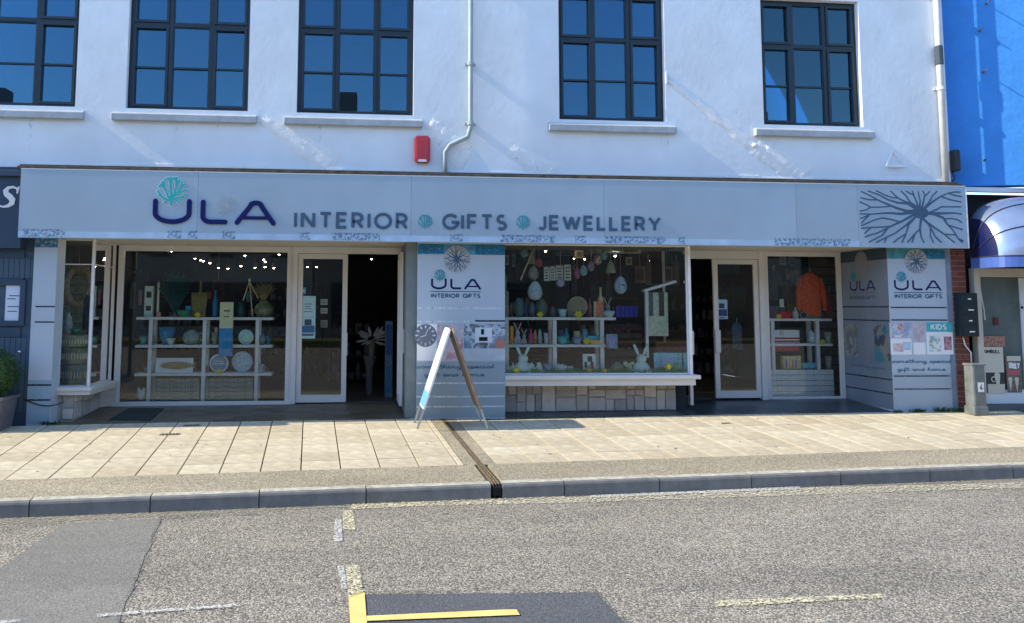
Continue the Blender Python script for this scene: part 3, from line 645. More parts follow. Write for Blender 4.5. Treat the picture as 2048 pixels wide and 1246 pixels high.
# central pillar
Z = FZ(910); X = FX(600)
def hband(P, x0, x1, v0, v1, m, name='printed_band', d=.001, Zf=None):
    Zf = Zf or Z; build(card(FACADE, x0, x1, Zf(v1), Zf(v0), d, d + .0012), name, m, P)
hband(PC, cx0, cx1, 488, 509, mat('blue_print_ground', (.05, .24, .42), .5, var=.5, scale=9)); hband(PC, cx0 + .01, cx0 + .36, 489, 507, M_blueprint, d=.0024); hband(PC, cx1 - .42, cx1 - .01, 489, 509, M_blueprint, d=.0024)
Dg = build(disc(FACADE, at(914, 518, 0).x, Z(518), .185, .003, .006), 'emblem_disc', mat('pale_emblem', (.38, .40, .42), .5), PC)
tree_emblem(FACADE, at(914, 518, 0).x, Z(518), .18, .0065, M_slate, PC, 13, 4)
ula(FACADE, at(862, 567, 0).x, at(962, 567, 0).x, Z(579), Z(557), .028, .002, .001, M_navy, PC, 'printed_letter')
coral(FACADE, at(879.5, 550, 0).x, Z(551), .075, .004, M_teal, PC)
hband(PC, at(861, 583, 0).x, at(962, 583, 0).x, 582.3, 583.9, M_slate, 'printed_line')
flat_text('printed_lettering', FACADE, 'INTERIOR GIFTS', at(862, 591, 0).x, at(961, 591, 0).x, Z(596), Z(587), .014, .002, M_slate, PC, gap=.3)
for v, m in ((616, M_ltline), (643, M_ltline), (766, M_ltline), (793, M_ltline), (813, M_ltline)): hband(PC, cx0, cx1, v - 1.2, v + 1.6, m, 'printed_line')
hband(PC, at(950, 641, 0).x, cx1, 640, 643.5, M_dkline, 'printed_line', .0025)
hband(PC, cx0, at(873.5, 680, 0).x, 648, 721, M_card, 'clock_picture'); xq = at(851, 671, 0).x
build(disc(FACADE, xq, Z(671), .155, .003, .005), 'printed_clock', mat('clock_grey', (.13, .15, .2), .5), PC)
mb = MB()
for k in range(12):
    t = 2 * PI * k / 12; ribbon(mb, FACADE, [(xq + .105 * math.cos(t), Z(671) + .105 * math.sin(t)), (xq + .13 * math.cos(t), Z(671) + .13 * math.sin(t))], .018, .0055, .0068)
ribbon(mb, FACADE, [(xq, Z(671)), (xq + .03, Z(671) + .08)], .01, .0055, .0069); ribbon(mb, FACADE, [(xq, Z(671)), (xq - .07, Z(671) - .02)], .01, .0055, .0072)
build(mb, 'clock_marks', M_ltline, PC)
photo('printed_photo', FACADE, at(875.5, 680, 0).x, at(926, 680, 0).x, Z(721), Z(648), .001, [(.5, .45, .5), (.35, .38, .46), (.6, .5, .52), (.45, .2, .25), (.55, .58, .65)], 7, PC, 1)
photo('printed_photo', FACADE, at(928, 665, 0).x, cx1, Z(697), Z(648), .001, [(.6, .66, .72), (.05, .07, .1), (.5, .58, .66), (.1, .2, .3), (.4, .18, .15)], 8, PC, 2)
hband(PC, at(950, 670, 0).x, at(984, 670, 0).x, 655, 685, mat('photo_white_box', (.62, .66, .72), .5), 'printed_box', .003); hband(PC, at(962, 670, 0).x, at(968, 670, 0).x, 658, 669, M_black, 'printed_tag', .005); hband(PC, at(958, 670, 0).x, at(975, 670, 0).x, 674, 682, M_black, 'printed_tag', .005)
hband(PC, at(928, 705, 0).x, cx1, 697, 721, mat('pale_blue_print', (.45, .52, .58), .5), 'printed_panel')
M_script = mat('script_ink', (.06, .13, .19), .5)
flat_text('printed_script', FACADE, 'something special', at(832, 733, 0).x, at(990, 733, 0).x, Z(737), Z(728), .010, .004, M_script, PC, font=LOW, gap=.0)
flat_text('printed_script', FACADE, 'gift and home', at(848, 750, 0).x, at(970, 750, 0).x, Z(753), Z(744), .010, .004, M_script, PC, font=LOW, gap=.0)
hband(PC, cx0 + .001, cx1 - .001, 723, 835, mat('lower_vinyl', (.27, .35, .41), .5, var=.08, scale=2), 'lower_vinyl', .0003)
build(card(FACADE, lx0 + .001, lx1 - .001, .16, at(75, 760, 0).z, .0003, .0009), 'lower_vinyl', mat('lower_vinyl_teal', (.24, .35, .44), .5, var=.15, scale=2), PLft)
# right pillar front
Z = FZ(1840)
hband(PRt, rx0, rx1, 497, 518, mat('teal_print_ground', (.04, .22, .28), .5, var=.5, scale=9)); hband(PRt, rx0 + .5, rx1 - .02, 499, 516, M_blueprint, d=.0024)
build(disc(FACADE, at(1832, 523, 0).x, Z(523), .178, .003, .006), 'emblem_disc', MATS['pale_emblem'], PRt)
tree_emblem(FACADE, at(1832, 523, 0).x, Z(523), .17, .0065, M_slate, PRt, 13, 9)
ula(FACADE, at(1788, 570, 0).x, at(1882, 570, 0).x, Z(581), Z(560), .027, .002, .001, M_navy, PRt, 'printed_letter')
coral(FACADE, at(1802, 555, 0).x, Z(554), .072, .004, M_teal, PRt)
hband(PRt, at(1788, 585, 0).x, at(1884, 585, 0).x, 584.5, 586, M_slate, 'printed_line')
flat_text('printed_lettering', FACADE, 'INTERIOR GIFTS', at(1789, 591, 0).x, at(1884, 591, 0).x, Z(597), Z(588), .014, .002, M_slate, PRt, gap=.3)
hband(PRt, rx0 + .001, rx1 - .001, 746, 822, mat('lower_vinyl_right', (.33, .40, .47), .5, var=.06, scale=2), 'lower_vinyl', .0003)
for v in (615, 640, 752, 778): hband(PRt, rx0 + .02, rx1 - .01, v - 1.4, v + 1.4, M_dkline, 'printed_line')
photo('printed_photo', FACADE, at(1779, 660, 0).x, at(1823, 660, 0).x, Z(675), Z(645), .001, [(.5, .12, .14), (.6, .6, .62), (.15, .3, .6), (.55, .4, .35), (.7, .7, .74)], 14, PRt, 3)
hband(PRt, at(1781, 690, 0).x, at(1823, 690, 0).x, 677, 709, M_card, 'printed_panel'); photo('printed_photo', FACADE, at(1786, 693, 0).x, at(1806, 693, 0).x, Z(704), Z(687), .003, [(.45, .1, .14), (.7, .7, .7), (.5, .2, .24)], 26, PRt, 4)
photo('printed_photo', FACADE, at(1806, 693, 0).x, at(1821, 693, 0).x, Z(700), Z(684), .003, [(.3, .45, .65), (.4, .55, .7), (.6, .7, .75)], 20, PRt, 5)
photo('printed_photo', FACADE, at(1826, 660, 0).x, at(1851, 660, 0).x, Z(683), Z(646), .001, [(.42, .42, .48), (.55, .5, .55), (.4, .36, .4)], 12, PRt, 6)
hband(PRt, at(1827, 695, 0).x, at(1851, 695, 0).x, 685, 709, M_card, 'printed_panel')
hband(PRt, at(1853, 654, 0).x, at(1905, 654, 0).x, 645, 663, mat('kids_teal', (.05, .42, .46), .5, var=.03), 'kids_panel')
flat_text('printed_lettering', FACADE, 'KIDS', at(1861, 654, 0).x, at(1893, 654, 0).x, Z(659.5), Z(648), .016, .004, M_card, PRt)
hband(PRt, at(1853, 686, 0).x, at(1906, 686, 0).x, 664, 709, M_card, 'printed_panel')
photo('printed_photo', FACADE, at(1888, 686, 0).x, at(1903, 686, 0).x, Z(700), Z(673), .003, [(.2, .15, .18), (.55, .25, .3), (.1, .1, .12)], 16, PRt, 7)
photo('printed_photo', FACADE, at(1858, 686, 0).x, at(1882, 686, 0).x, Z(703), Z(671), .003, [(.75, .75, .74), (.7, .72, .7), (.25, .35, .22), (.3, .5, .65), (.76, .76, .76)], 11, PRt, 8)
flat_text('printed_script', FACADE, 'something special', at(1783, 722, 0).x, at(1904, 722, 0).x, Z(726), Z(718), .009, .004, M_script, PRt, font=LOW, gap=.0)
flat_text('printed_script', FACADE, 'gift and home', at(1794, 738, 0).x, at(1892, 738, 0).x, Z(742), Z(734), .009, .004, M_script, PRt, font=LOW, gap=.0)
# right pillar return (faces the entrance)
RET = Plane((rx0, 1.25, 0), (0, -1, 0), (-1, 0, 0))
build(card(RET, .0, 1.246, .25, 2.565, .0004, .0009), 'shaded_vinyl', mat('vinyl_shade_grey', (.17, .20, .24), .5, var=.12, scale=2), PRt)  # shade of the entrance put into a darker grey over this face
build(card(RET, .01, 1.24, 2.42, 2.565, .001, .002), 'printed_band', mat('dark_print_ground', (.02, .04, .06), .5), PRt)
build(card(RET, .03, 1.24, 2.40, 2.425, .002, .003), 'printed_line', M_dkline, PRt)
build(disc(RET, .6, 2.38, .17, .003, .005), 'emblem_disc', mat('shaded_emblem', (.2, .2, .23), .5), PRt)  # emblem copy darkened to carry the same entrance shade
ula(RET, .27, .93, 1.95, 2.11, .028, .002, .001, M_navy, PRt, 'printed_letter'); coral(RET, .37, 2.17, .07, .004, M_teal, PRt)
build(card(RET, .27, .93, 1.915, 1.923, .001, .002), 'printed_line', M_slate, PRt)
flat_text('printed_lettering', RET, 'INTERIOR GIFTS', .27, .93, 1.82, 1.88, .013, .002, M_slate, PRt, gap=.3)
for z in (1.70, 1.50, .66, .46): build(card(RET, .02, 1.24, z, z + .022, .001, .002), 'printed_line', M_dkline, PRt)
photo('printed_photo', RET, .03, .42, .95, 1.44, .001, [(.32, .32, .33), (.1, .1, .1), (.25, .24, .22), (.18, .3, .26)], 7, PRt, 9)
photo('printed_photo', RET, .85, 1.22, .90, 1.44, .001, [(.03, .08, .14), (.05, .2, .24), (.25, .2, .16), (.04, .06, .1)], 7, PRt, 10)
flat_text('printed_script', RET, 'something special', .2, 1.1, .80, .86, .009, .002, M_script, PRt, font=LOW, gap=.0)
# ---- jamb wall beside the left doorway
build(MB().box(.135, .281, .06, 1.42, .15, 2.574), 'door_jamb', mat('jamb_grey_green', (.16, .19, .19), .6), WB)
# ---- stone plinths
M_st = slabmat('cladding_stone', (.66, .60, .53), .5, rough=.9, bump=.7, bscale=40, hue=(1, 1.04, 1.1)); M_mort = mat('mortar', (.36, .33, .29), .95)
def stones(pl, a0, a1, b0f, b1, ncol, parent, seed):
    rn = random.Random(seed); a = a0
    while a < a1 - .03:
        wd = min(rn.uniform(.13, .34), a1 - a)
        if a1 - a - wd < .08: wd = a1 - a
        b = b0f(a + wd / 2); cuts = [b, b1]
        if rn.random() < .75: cuts.insert(1, b + (b1 - b) * rn.uniform(.35, .65))
        if wd > .24 and rn.random() < .4: cuts = sorted(set(cuts + [b + (b1 - b) * .8]))
        for z0, z1 in zip(cuts[:-1], cuts[1:]):
            splits = [a, a + wd] if (wd < .22 or rn.random() < .5) else [a, a + wd * rn.uniform(.4, .6), a + wd]
            for p, q in zip(splits[:-1], splits[1:]):
                g = .006; d = rn.uniform(.006, .022); j = lambda: rn.uniform(-.018, .012)
                poly = [(p + g + j() * .5, z0 + g), (q - g, z0 + g + j() * .5), (q - g + j() * .5, z1 - g), (p + g, z1 - g + j() * .5)]
                mb = MB().hexa([pl.p(x, z, 0) for x, z in poly], [pl.p(x + (.004 if x < (p + q) / 2 else -.004), z + (.004 if z < (z0 + z1) / 2 else -.004), d) for x, z in poly]); build(mb, 'stone', M_st, parent)
        a += wd
PS = build(MB().box(1.5, 4.04, .405, .6, .1, .60), 'stone_plinth', M_mort, WB)
stones(Plane((0, .402, 0), (1, 0, 0), (0, -1, 0)), 1.5, 4.045, lambda a: gz(a, .4) + .005, .595, 0, PS, 11)
# left bay: front, angled side
B1, B2, B3, B4 = Vector((-4.60, .30, 0)), Vector((-4.27, .30, 0)), Vector((-4.20, 1.18, 0)), Vector((-4.02, 1.34, 0))
zs = .545
pb = MB().hexa([(B1.x, .31, .1), (B2.x, .31, .1), (B3.x, 1.19, .1), (B4.x, 1.35, .1), (-4.9, 1.35, .1), (-4.9, .31, .1)], [(B1.x, .31, zs), (B2.x, .31, zs), (B3.x, 1.19, zs), (B4.x, 1.35, zs), (-4.9, 1.35, zs), (-4.9, .31, zs)])
PB = build(pb, 'stone_plinth', M_mort, WB)
stones(Plane((0, .305, 0), (1, 0, 0), (0, -1, 0)), B1.x, B2.x, lambda a: gz(a, .3) + .005, zs, 0, PB, 3)
d_ = (B3 - B2).normalized(); stones(Plane(B2 + Vector((.004, 0, 0)), tuple(d_), (d_.y, -d_.x, 0)), 0, (B3 - B2).length, lambda a: gz(-4.2, .3 + a) + .005, zs, 0, PB, 5)
d_ = (B4 - B3).normalized(); stones(Plane(B3 + Vector((.003, -.003, 0)), tuple(d_), (d_.y, -d_.x, 0)), 0, (B4 - B3).length, lambda a: gz(-4.1, 1.2) + .005, zs, 0, PB, 6)
# bay sill in two layers
S1, S2, S3 = (-4.66, .19), (-4.02, .19), (-3.98, 1.34)
def sill3(z0, z1, e):
    P = [(S1[0], S1[1] + e), (S2[0] - e, S2[1] + e), (S3[0] - e, S3[1]), (-4.9, S3[1]), (-4.9, S1[1] + e)]
    return MB().hexa([(x, y, z0) for x, y in P], [(x, y, z1) for x, y in P])
build(sill3(.555, .60, 0), 'bay_sill', M_upvc, WB, bevel=.005); build(sill3(.50, .554, .03), 'bay_sill_apron', M_upvc, WB)
# bay window glazing
def glazed(name, pl, a0, a1, b0, b1, t, m, parent, depth=.05, mull=(), trans=(), gm=None, tb=None):
    fr = MB(); tb = tb or t
    def c_(x0, x1, z0, z1): fr.hexa([pl.p(x0, z0, -depth), pl.p(x1, z0, -depth), pl.p(x1, z0, 0), pl.p(x0, z0, 0)], [pl.p(x0, z1, -depth), pl.p(x1, z1, -depth), pl.p(x1, z1, 0), pl.p(x0, z1, 0)])
    c_(a0, a0 + t, b0, b1); c_(a1 - t, a1, b0, b1); c_(a0 + t, a1 - t, b0, b0 + tb); c_(a0 + t, a1 - t, b1 - t, b1)
    for q in trans: c_(a0 + t, a1 - t, q - t / 2, q + t / 2)
    F = build(fr, name, m, parent, bevel=.003)
    zs_ = [b0 + tb] + [x for q in trans for x in (q - t / 2, q + t / 2)] + [b1 - t]
    for z0, z1 in zip(zs_[::2], zs_[1::2]):
        g_ = MB().hexa([pl.p(a0 + t, z0, -depth * .6), pl.p(a1 - t, z0, -depth * .6), pl.p(a1 - t, z0, -depth * .45), pl.p(a0 + t, z0, -depth * .45)], [pl.p(a0 + t, z1, -depth * .6), pl.p(a1 - t, z1, -depth * .6), pl.p(a1 - t, z1, -depth * .45), pl.p(a0 + t, z1, -depth * .45)])
        build(g_, 'glass', gm or G_shop, F)
    return F
glazed('bay_window_front', Plane((0, .30, 0), (1, 0, 0), (0, -1, 0)), -4.60, -4.105, .60, 2.573, .014, M_upvc, WB, trans=(2.235,))
SP = Plane((-4.082, .30, 0), (.0, 1, 0), (1, 0, 0))
glazed('bay_window_side', SP,   .04, 1.04, .60, 2.573, .014, M_upvc, WB, trans=(2.235,))
build(MB().box(-4.64, -4.60, .27, .33, .12, 2.573), 'bay_post', M_upvc, WB); build(MB().box(-4.104, -4.078, .288, .325, .60, 2.573), 'bay_corner_post', mat('bright_post', (.8, .8, .8), .4), WB)
# big left window
YL = 1.35; zl = .245
DW1 = glazed('display_window', Plane((0, YL, 0), (1, 0, 0), (0, -1, 0)), -4.05, -1.50, zl - .01, 2.573, .085, M_upvc, WB, tb=.05)
build(MB().box(-4.07, -1.49, YL - .05, YL - .001, zl - .03, zl + .035), 'window_threshold', M_upvc, WB)
# left door set
def leaf(parent, pl, W, z0, z1, hinge_gap=0, handles=(1,), hz=1.12, notice=None):
    D = .045; t = .075
    fr = MB()
    def c_(x0, x1, a, b): fr.hexa([pl.p(x0, a, -D), pl.p(x1, a, -D), pl.p(x1, a, 0), pl.p(x0, a, 0)], [pl.p(x0, b, -D), pl.p(x1, b, -D), pl.p(x1, b, 0), pl.p(x0, b, 0)])
    c_(0, t, z0, z1); c_(W - t, W, z0, z1); c_(t, W - t, z0, z0 + .11); c_(t, W - t, z1 - t, z1)
    L = build(fr, 'door', M_upvc, parent, bevel=.003)
    build(card(pl, t, W - t, z0 + .11, z1 - t, -D * .6, -D * .45), 'glass', G_shop, L)
    for side, hx in handles:
        d0, d1 = (.0, .03) if side > 0 else (-D - .03, -D)
        build(card(pl, hx, hx + .085, hz - .17, hz + .17, d0, d1), 'push_plate', M_upvc, L, bevel=.004)
    return L
xa, xb, za, zb_, = -1.423, -.68, .262, 2.47
fr = MB().box(-1.498, -1.425, YL - .05, YL + .05, zl, 2.573).box(-1.425, .134, YL - .05, YL + .05, 2.475, 2.573); build(fr, 'door_frame', M_upvc, WB, bevel=.004)
L1 = leaf(WB, Plane((xa, YL - .02, 0), (1, 0, 0), (0, -1, 0)), xb - xa, za, zb_, handles=((1, xb - xa - .075),))
L2 = leaf(WB, Plane((.075, 1.33, 0), (0, -1, 0), (-1, 0, 0)), .80, .29, 2.46, handles=((1, .71), (-1, .71)), hz=1.2)
# right door set
YR = 1.2
fr = MB().box(5.71, 5.80, YR - .05, YR + .05, .27, 2.573).box(4.26, 5.708, YR - .05, YR + .05, 2.445, 2.573); build(fr, 'door_frame', M_upvc, WB, bevel=.004)
L3 = leaf(WB, Plane((4.975, YR - .02, 0), (1, 0, 0), (0, -1, 0)), .73, .305, 2.44, handles=((1, .0),), hz=1.17)
L4 = leaf(WB, Plane((4.285, 1.18, 0), (0, -1, 0), (-1, 0, 0)), .72, .285, 2.44, handles=((1, .63), (-1, .63)), hz=1.18)
DW3 = glazed('display_window', Plane((0, YR, 0), (1, 0, 0), (0, -1, 0)), 5.802, 7.088, .27, 2.573, .075, M_upvc, WB, tb=.05)
# central window
build(MB().box(1.496, 4.275, .03, 1.3, .69, .745), 'window_sill', M_upvc, WB, bevel=.006); build(MB().box(1.496, 4.215, .075, 1.25, .602, .688), 'window_sill_apron', M_upvc, WB, bevel=.004)
DW2 = glazed('display_window', Plane((0, .16, 0), (1, 0, 0), (0, -1, 0)), 1.498, 4.165, .747, 2.573, .022, M_upvc, WB)
glazed('display_window_side', Plane((4.20, .16, 0), (0, 1, 0), (1, 0, 0)), .04, 1.0, .747, 2.573, .022, M_upvc, WB)
build(MB().box(4.167, 4.202, .135, .198, .747, 2.573), 'window_corner_post', MATS['bright_post'], WB)

# ================================================================ SIGN
SG = thing('shop_sign', (1.6, -.23, 2.548), 'long grey fascia sign reading ULA INTERIOR GIFTS JEWELLERY above the shopfront', 'sign')
YS = -.25; SP_ = Plane((0, YS, 0), (1, 0, 0), (0, -1, 0))
sx = [-4.891, at(395, 410, YS).x, at(822, 420, YS).x, at(1208, 420, YS).x, at(1592, 420, YS).x, at(1716, 430, YS).x, 8.168]
for i, (a, b) in enumerate(zip(sx[:-1], sx[1:])):
    build(MB().box(a + .0015, b - .0015, YS, -.205, 2.548, 3.44), 'sign_panel', M_grey, SG)
M_band = mat('pale_blue_band', (.42, .56, .72), .5, var=.12, scale=5)
build(card(SP_, -4.885, sx[5], 2.555, 2.635, .001, .002), 'printed_band', M_band, SG)
build(MB().box(8.169, 8.185, -.252, -.20, 2.55, 3.43), 'sign_end_trim', M_card, SG)
build(MB().box(-4.893, 8.17, -.254, -.2045, 3.441, 3.45), 'sign_top_trim', M_card, SG)
M_wp = worn('worn_coral_print', (.16, .27, .40), .47, .66, 26)
for u0, u1 in ((45, 130), (335, 362), (375, 395), (445, 470), (600, 620), (665, 760), (900, 925), (1000, 1110), (1150, 1172), (1210, 1330), (1355, 1370), (1548, 1700)):
    build(card(SP_, at(u0, 470, YS).x, at(u1, 470, YS).x, 2.56, 2.66, .003, .004), 'printed_patch', M_wp, SG)
# ULA
zU = lambda v, u=430: at(u, v, YS).z
ula(SP_, at(306, 420, YS).x, at(552, 430, YS).x, (zU(448, 330) + zU(451, 540)) / 2, (zU(397, 330) + zU(401, 520)) / 2, .062, .002, .018, M_navy, SG)
coral(SP_, at(344, 382, YS).x, zU(382, 344), .185, .006, mat('bright_teal', (.03, .42, .42), .4, var=.05), SG, halo=M_card)
tree_emblem(SP_, at(455, 410, YS).x, zU(412, 455), .14, .002, mat('ghost_emblem', (.36, .40, .42), .5), SG, 12, 6)
def word(s, u0, u1, v0a, v0b, v1a, v1b, gap):
    um = (u0 + u1) / 2; b0 = at(um, (v1a + v1b) / 2, YS).z; b1 = at(um, (v0a + v0b) / 2, YS).z
    for ch, q in lettering(SP_, s, at(u0, 440, YS).x, at(u1, 445, YS).x, b0, b1, .041, .002, .008, gap=gap): build(q, 'letter', M_slate, SG)
word('INTERIOR', 588, 816, 423, 426, 457, 459, .42); word('GIFTS', 884, 1014, 427, 429, 460, 461, .40); word('JEWELLERY', 1075, 1322, 430, 433, 461, 463, .40)
for u, v in ((850, 443), (1046, 444.5)): coral(SP_, at(u, v, YS).x, at(u, v, YS).z, .092, .003, M_teal, SG, 'coral_emblem')
# big branching emblem, traced branch by branch
BR = [([(1175,500),(1000,505),(850,525),(700,512),(540,515),(350,530),(165,524)],60),([(350,530),(230,580),(170,605)],20),([(310,560),(250,610),(190,680)],18),
([(1130,480),(950,480),(760,420),(640,370),(460,290),(330,215),(190,150)],56),([(660,400),(510,412),(350,412),(250,360),(165,325)],22),([(350,412),(260,462),(165,478)],20),([(460,290),(330,290),(180,255)],20),
([(1130,450),(960,350),(800,340),(640,290),(470,200),(300,140)],50),([(1120,440),(1040,370),(900,310),(800,260),(680,145)],48),([(820,262),(700,250),(600,215),(440,140)],22),
([(1150,430),(1000,330),(940,230),(855,145)],40),([(1150,430),(1100,300),(1060,210),(940,148)],36),([(1070,220),(1040,145)],20),([(1165,430),(1170,300),(1135,150)],34),
([(1200,430),(1230,300),(1250,210),(1215,145)],36),([(1255,225),(1330,150)],22),([(1230,440),(1320,330),(1380,220),(1450,150)],38),([(1240,440),(1370,330),(1500,240),(1630,180),(1740,160),(1840,160)],36),
([(1520,235),(1680,290),(1850,325)],20),([(1640,180),(1740,215),(1860,235)],18),([(1340,500),(1450,450),(1520,408),(1650,405),(1850,407)],36),([(1180,505),(1400,520),(1560,515),(1750,510),(1860,528)],66),
([(1400,530),(1560,590),(1620,690),(1720,800),(1800,930),(1870,1000)],44),([(1590,610),(1700,600),(1790,620),(1865,665)],22),([(1640,710),(1740,745),(1880,785)],22),([(1810,940),(1890,975)],20),
([(1200,590),(1300,680),(1420,760),(1570,860),(1650,930),(1740,1000)],44),([(1580,865),(1760,875)],20),([(1300,690),(1360,780),(1420,900),(1520,1000)],26),([(1340,760),(1340,900),(1390,1000)],26),
([(1190,580),(1165,780),(1190,920),(1230,1000)],44),([(1160,780),(1060,880),(960,1000)],26),([(1080,870),(1035,1000)],22),([(1080,590),(980,700),(930,870),(870,1000)],34),([(910,870),(800,940),(730,1000)],22),
([(1080,590),(900,740),(750,850),(600,920),(440,1000)],34),([(610,920),(575,1000)],20),([(1040,550),(860,650),(640,750),(540,880),(320,995)],44),([(840,660),(700,620),(540,590),(400,630),(190,720)],24),
([(700,730),(540,745),(360,750),(190,765)],24),([(340,765),(240,850)],18),([(590,780),(440,850),(330,880),(250,910)],22)]
mb = MB()
for i, (pts, wd) in enumerate(BR):
    q = [at(1700 + x / 8.36, 365 + y / 8.36, YS) for x, y in pts]; n_ = len(pts); tip = 22 / 8.36 / 146
    ribbon(mb, SP_, [(p.x, p.z) for p in q], [max(tip, wd / 8.36 / 146 * (1 - .8 * k / (n_ - 1))) if wd > 30 else tip for k in range(n_)], .001, .003 + .00012 * i)
c = at(1700 + 1175 / 8.36, 365 + 505 / 8.36, YS); dd = disc(SP_, c.x, c.z, .085, .001, .0022, 14, 1.5); q = len(mb.v); mb.v += dd.v; mb.f += [tuple(i + q for i in f) for f in dd.f]
build(mb, 'branching_emblem', M_slate, SG)

# ================================================================ FACADE FITTINGS
def pipe(pts, r, m, label, brackets):
    t = thing('drainpipe', pts[-1], label, 'drainpipe'); build(MB().tube(pts, r, 12), 'pipe', m, t, smooth=True)
    for z, x in brackets:
        build(MB().lathe(x, pts[0][1], z, [(r, 0), (r + .014, .002), (r + .014, .05), (r, .052)], 12), 'pipe_collar', m, t); build(MB().box(x - .075, x + .075, -.03, -.001, z + .015, z + .04), 'bracket', m, t)
    return t
yp = -.065
q = [at(939, 0, yp), at(941, 255, yp), at(937, 274, yp), at(900, 290, yp), at(890, 300, yp), at(888, 352, yp)]
xx = q[1].x
pipe([(xx, yp, 7.9), (xx, yp, q[1].z), (xx - .04, yp, q[2].z), (q[3].x, yp, q[3].z), (q[4].x, yp, q[4].z - .03), (q[4].x, yp, 3.46)], .034, M_pipe, 'grey drainpipe with a kinked foot between the third and fourth windows', [(5.05, xx), (4.2, xx), (6.5, xx)])
q = [at(1874, 20, yp), at(1890, 350, yp)]; xx = (q[0].x + q[1].x) / 2
dp = pipe([(xx, yp, 7.9), (xx, yp, 3.46)], .045, M_pipe2, 'white drainpipe at the corner between the white and the blue building', [(4.9, xx), (6.3, xx)])
build(MB().lathe(xx, yp, 5.28, [(.05, 0), (.056, .01), (.056, .28), (.05, .29)], 12), 'dark_pipe_coupling', mat('dark_pipe', (.05, .07, .09), .5), dp)
x0, x1, z0, z1 = rect(828, 273, 860, 327, -.001)
ab = thing('alarm_box', (x0, -.02, z0), 'red burglar alarm box on the white wall below the third window', 'alarm box')
mr = mat('alarm_red', (.52, .045, .06), .35, var=.08, spec=.5)
build(MB().prism([(x0 + .03, z0), (x1 - .03, z0), (x1, z0 + .04), (x1, z1 - .04), (x1 - .03, z1), (x0 + .03, z1), (x0, z1 - .04), (x0, z0 + .04)], -.08, -.001), 'box_body', mr, ab, bevel=.015)
build(MB().prism([(x0 + .035, z0 + .05), (x1 - .035, z0 + .05), (x1 - .03, z1 - .06), (x0 + .03, z1 - .06)], -.088, -.079), 'box_cover', mr, ab, bevel=.008)
build(MB().prism([(x0 + .05, z0 + .012), (x1 - .05, z0 + .012), (x1 - .06, z0 + .045), (x0 + .06, z0 + .045)], -.09, -.08), 'lens', M_card, ab)
# white triangular bracket, little fittings
p0, p1, p2 = at(1784, 303, 0), at(1768, 333, 0), at(1807, 333, 0)
bk = thing('shelf_bracket', (p1.x, 0, p1.z), 'white painted triangular bracket left on the wall right of the last window', 'bracket')
mb = MB().bar((p0.x, -.012, p0.z), (p1.x, -.06, p1.z), .02).bar((p1.x, -.05, p1.z), (p2.x, -.05, p2.z), .028); mb.bar((p0.x, -.012, p0.z), (p2.x, -.02, p2.z + .02), .012); build(mb, 'bracket_arm', M_wr, bk)
p = at(1332, 157, 0); build(MB().box(p.x - .012, p.x + .012, -.03, -.001, p.z - .08, p.z + .09), 'wall_sensor', M_card, label='small white strip sensor beside the fourth window', cat='sensor', bevel=.004)
p = at(1508, 291, 0); build(MB().ell((p.x, -.02, p.z), (.045, .03, .035)), 'plaster_lump', M_wr, smooth=True, label='white painted lump of a fixing on the wall below the last window', cat='fixing')
# ================================================================ LEFT NEIGHBOUR (navy shopfront)
M_nv = mat('navy_paint', (.028, .055, .10), .5, var=.08, scale=3); M_nv2 = mat('navy_board', (.05, .09, .135), .6, var=.1)
NB = thing('navy_shopfront', (-5.6, 0, .15), 'dark navy shopfront cut off at the left edge of the picture', 'shopfront')
build(MB().box(-14, -4.905, -.10, .2, 2.42, 3.40), 'fascia', M_nv, NB); build(MB().box(-14, -4.80, -.02, .2, 3.442, 3.50).box(-14, -4.895, -.16, -.101, 3.36, 3.44), 'cornice', M_nv, NB, bevel=.006)
build(MB().box(-14, -6.0, -.50, -.165, 3.38, 3.50), 'unseen_shade_box', M_nv, NB)  # unseen projection placed out of view to shade the paving edge
build(MB().box(-14, -4.77, .06, .2, .05, 2.42), 'shopfront_wall', M_nv2, NB); build(MB().box(-4.904, -4.768, .01, .2, 2.421, 3.44), 'corner_filler', M_nv, NB); build(MB().box(-4.904, -4.88, -.19, .009, 2.421, 2.62), 'corner_batten', M_nv, NB)
fr = MB(); a0, a1, b0, b1 = rect(-24, 560, 50, 652, .03); frame4(fr, a0, a1, b0, b1, .02, .059, .07); build(fr, 'notice_frame', M_nv, NB, bevel=.004)
for q_ in ((2.30, 2.415), (1.98, 2.03), (b0 - .14, b0 - .02)): build(MB().box(-5.6, -4.9, .03, .0595, *q_), 'rail', M_nv, NB)
x = -5.7
while x < -4.80:
    build(MB().box(x, x + .062, .035, .0597, .3, b0 - .15), 'tongued_board', M_nv2, NB); build(MB().box(x, x + .062, .038, .0597, 2.035, 2.295), 'tongued_board', M_nv2, NB); x += .068
x0, x1, z0, z1 = rect(11, 568, 45, 645, .05); build(MB().box(x0, x1, .045, .0585, z0, z1), 'paper_notice', mat('notice_paper', (.62, .66, .78), .6, var=.05), NB)
for zz, a, b in ((z1 - .16, .2, .8), (z1 - .2, .1, .6), (z0 + .2, .15, .85), (z0 + .14, .15, .7)): build(MB().box(x0 + (x1 - x0) * a, x0 + (x1 - x0) * b, .043, .0445, zz, zz + .012), 'notice_line', M_slate, NB)
p = at(41, 703, .03); build(MB().ell((p.x, .0, p.z), (.022, .03, .022)), 'door_knob', mat('chrome', (.7, .72, .75), .2, 1), NB, smooth=True)
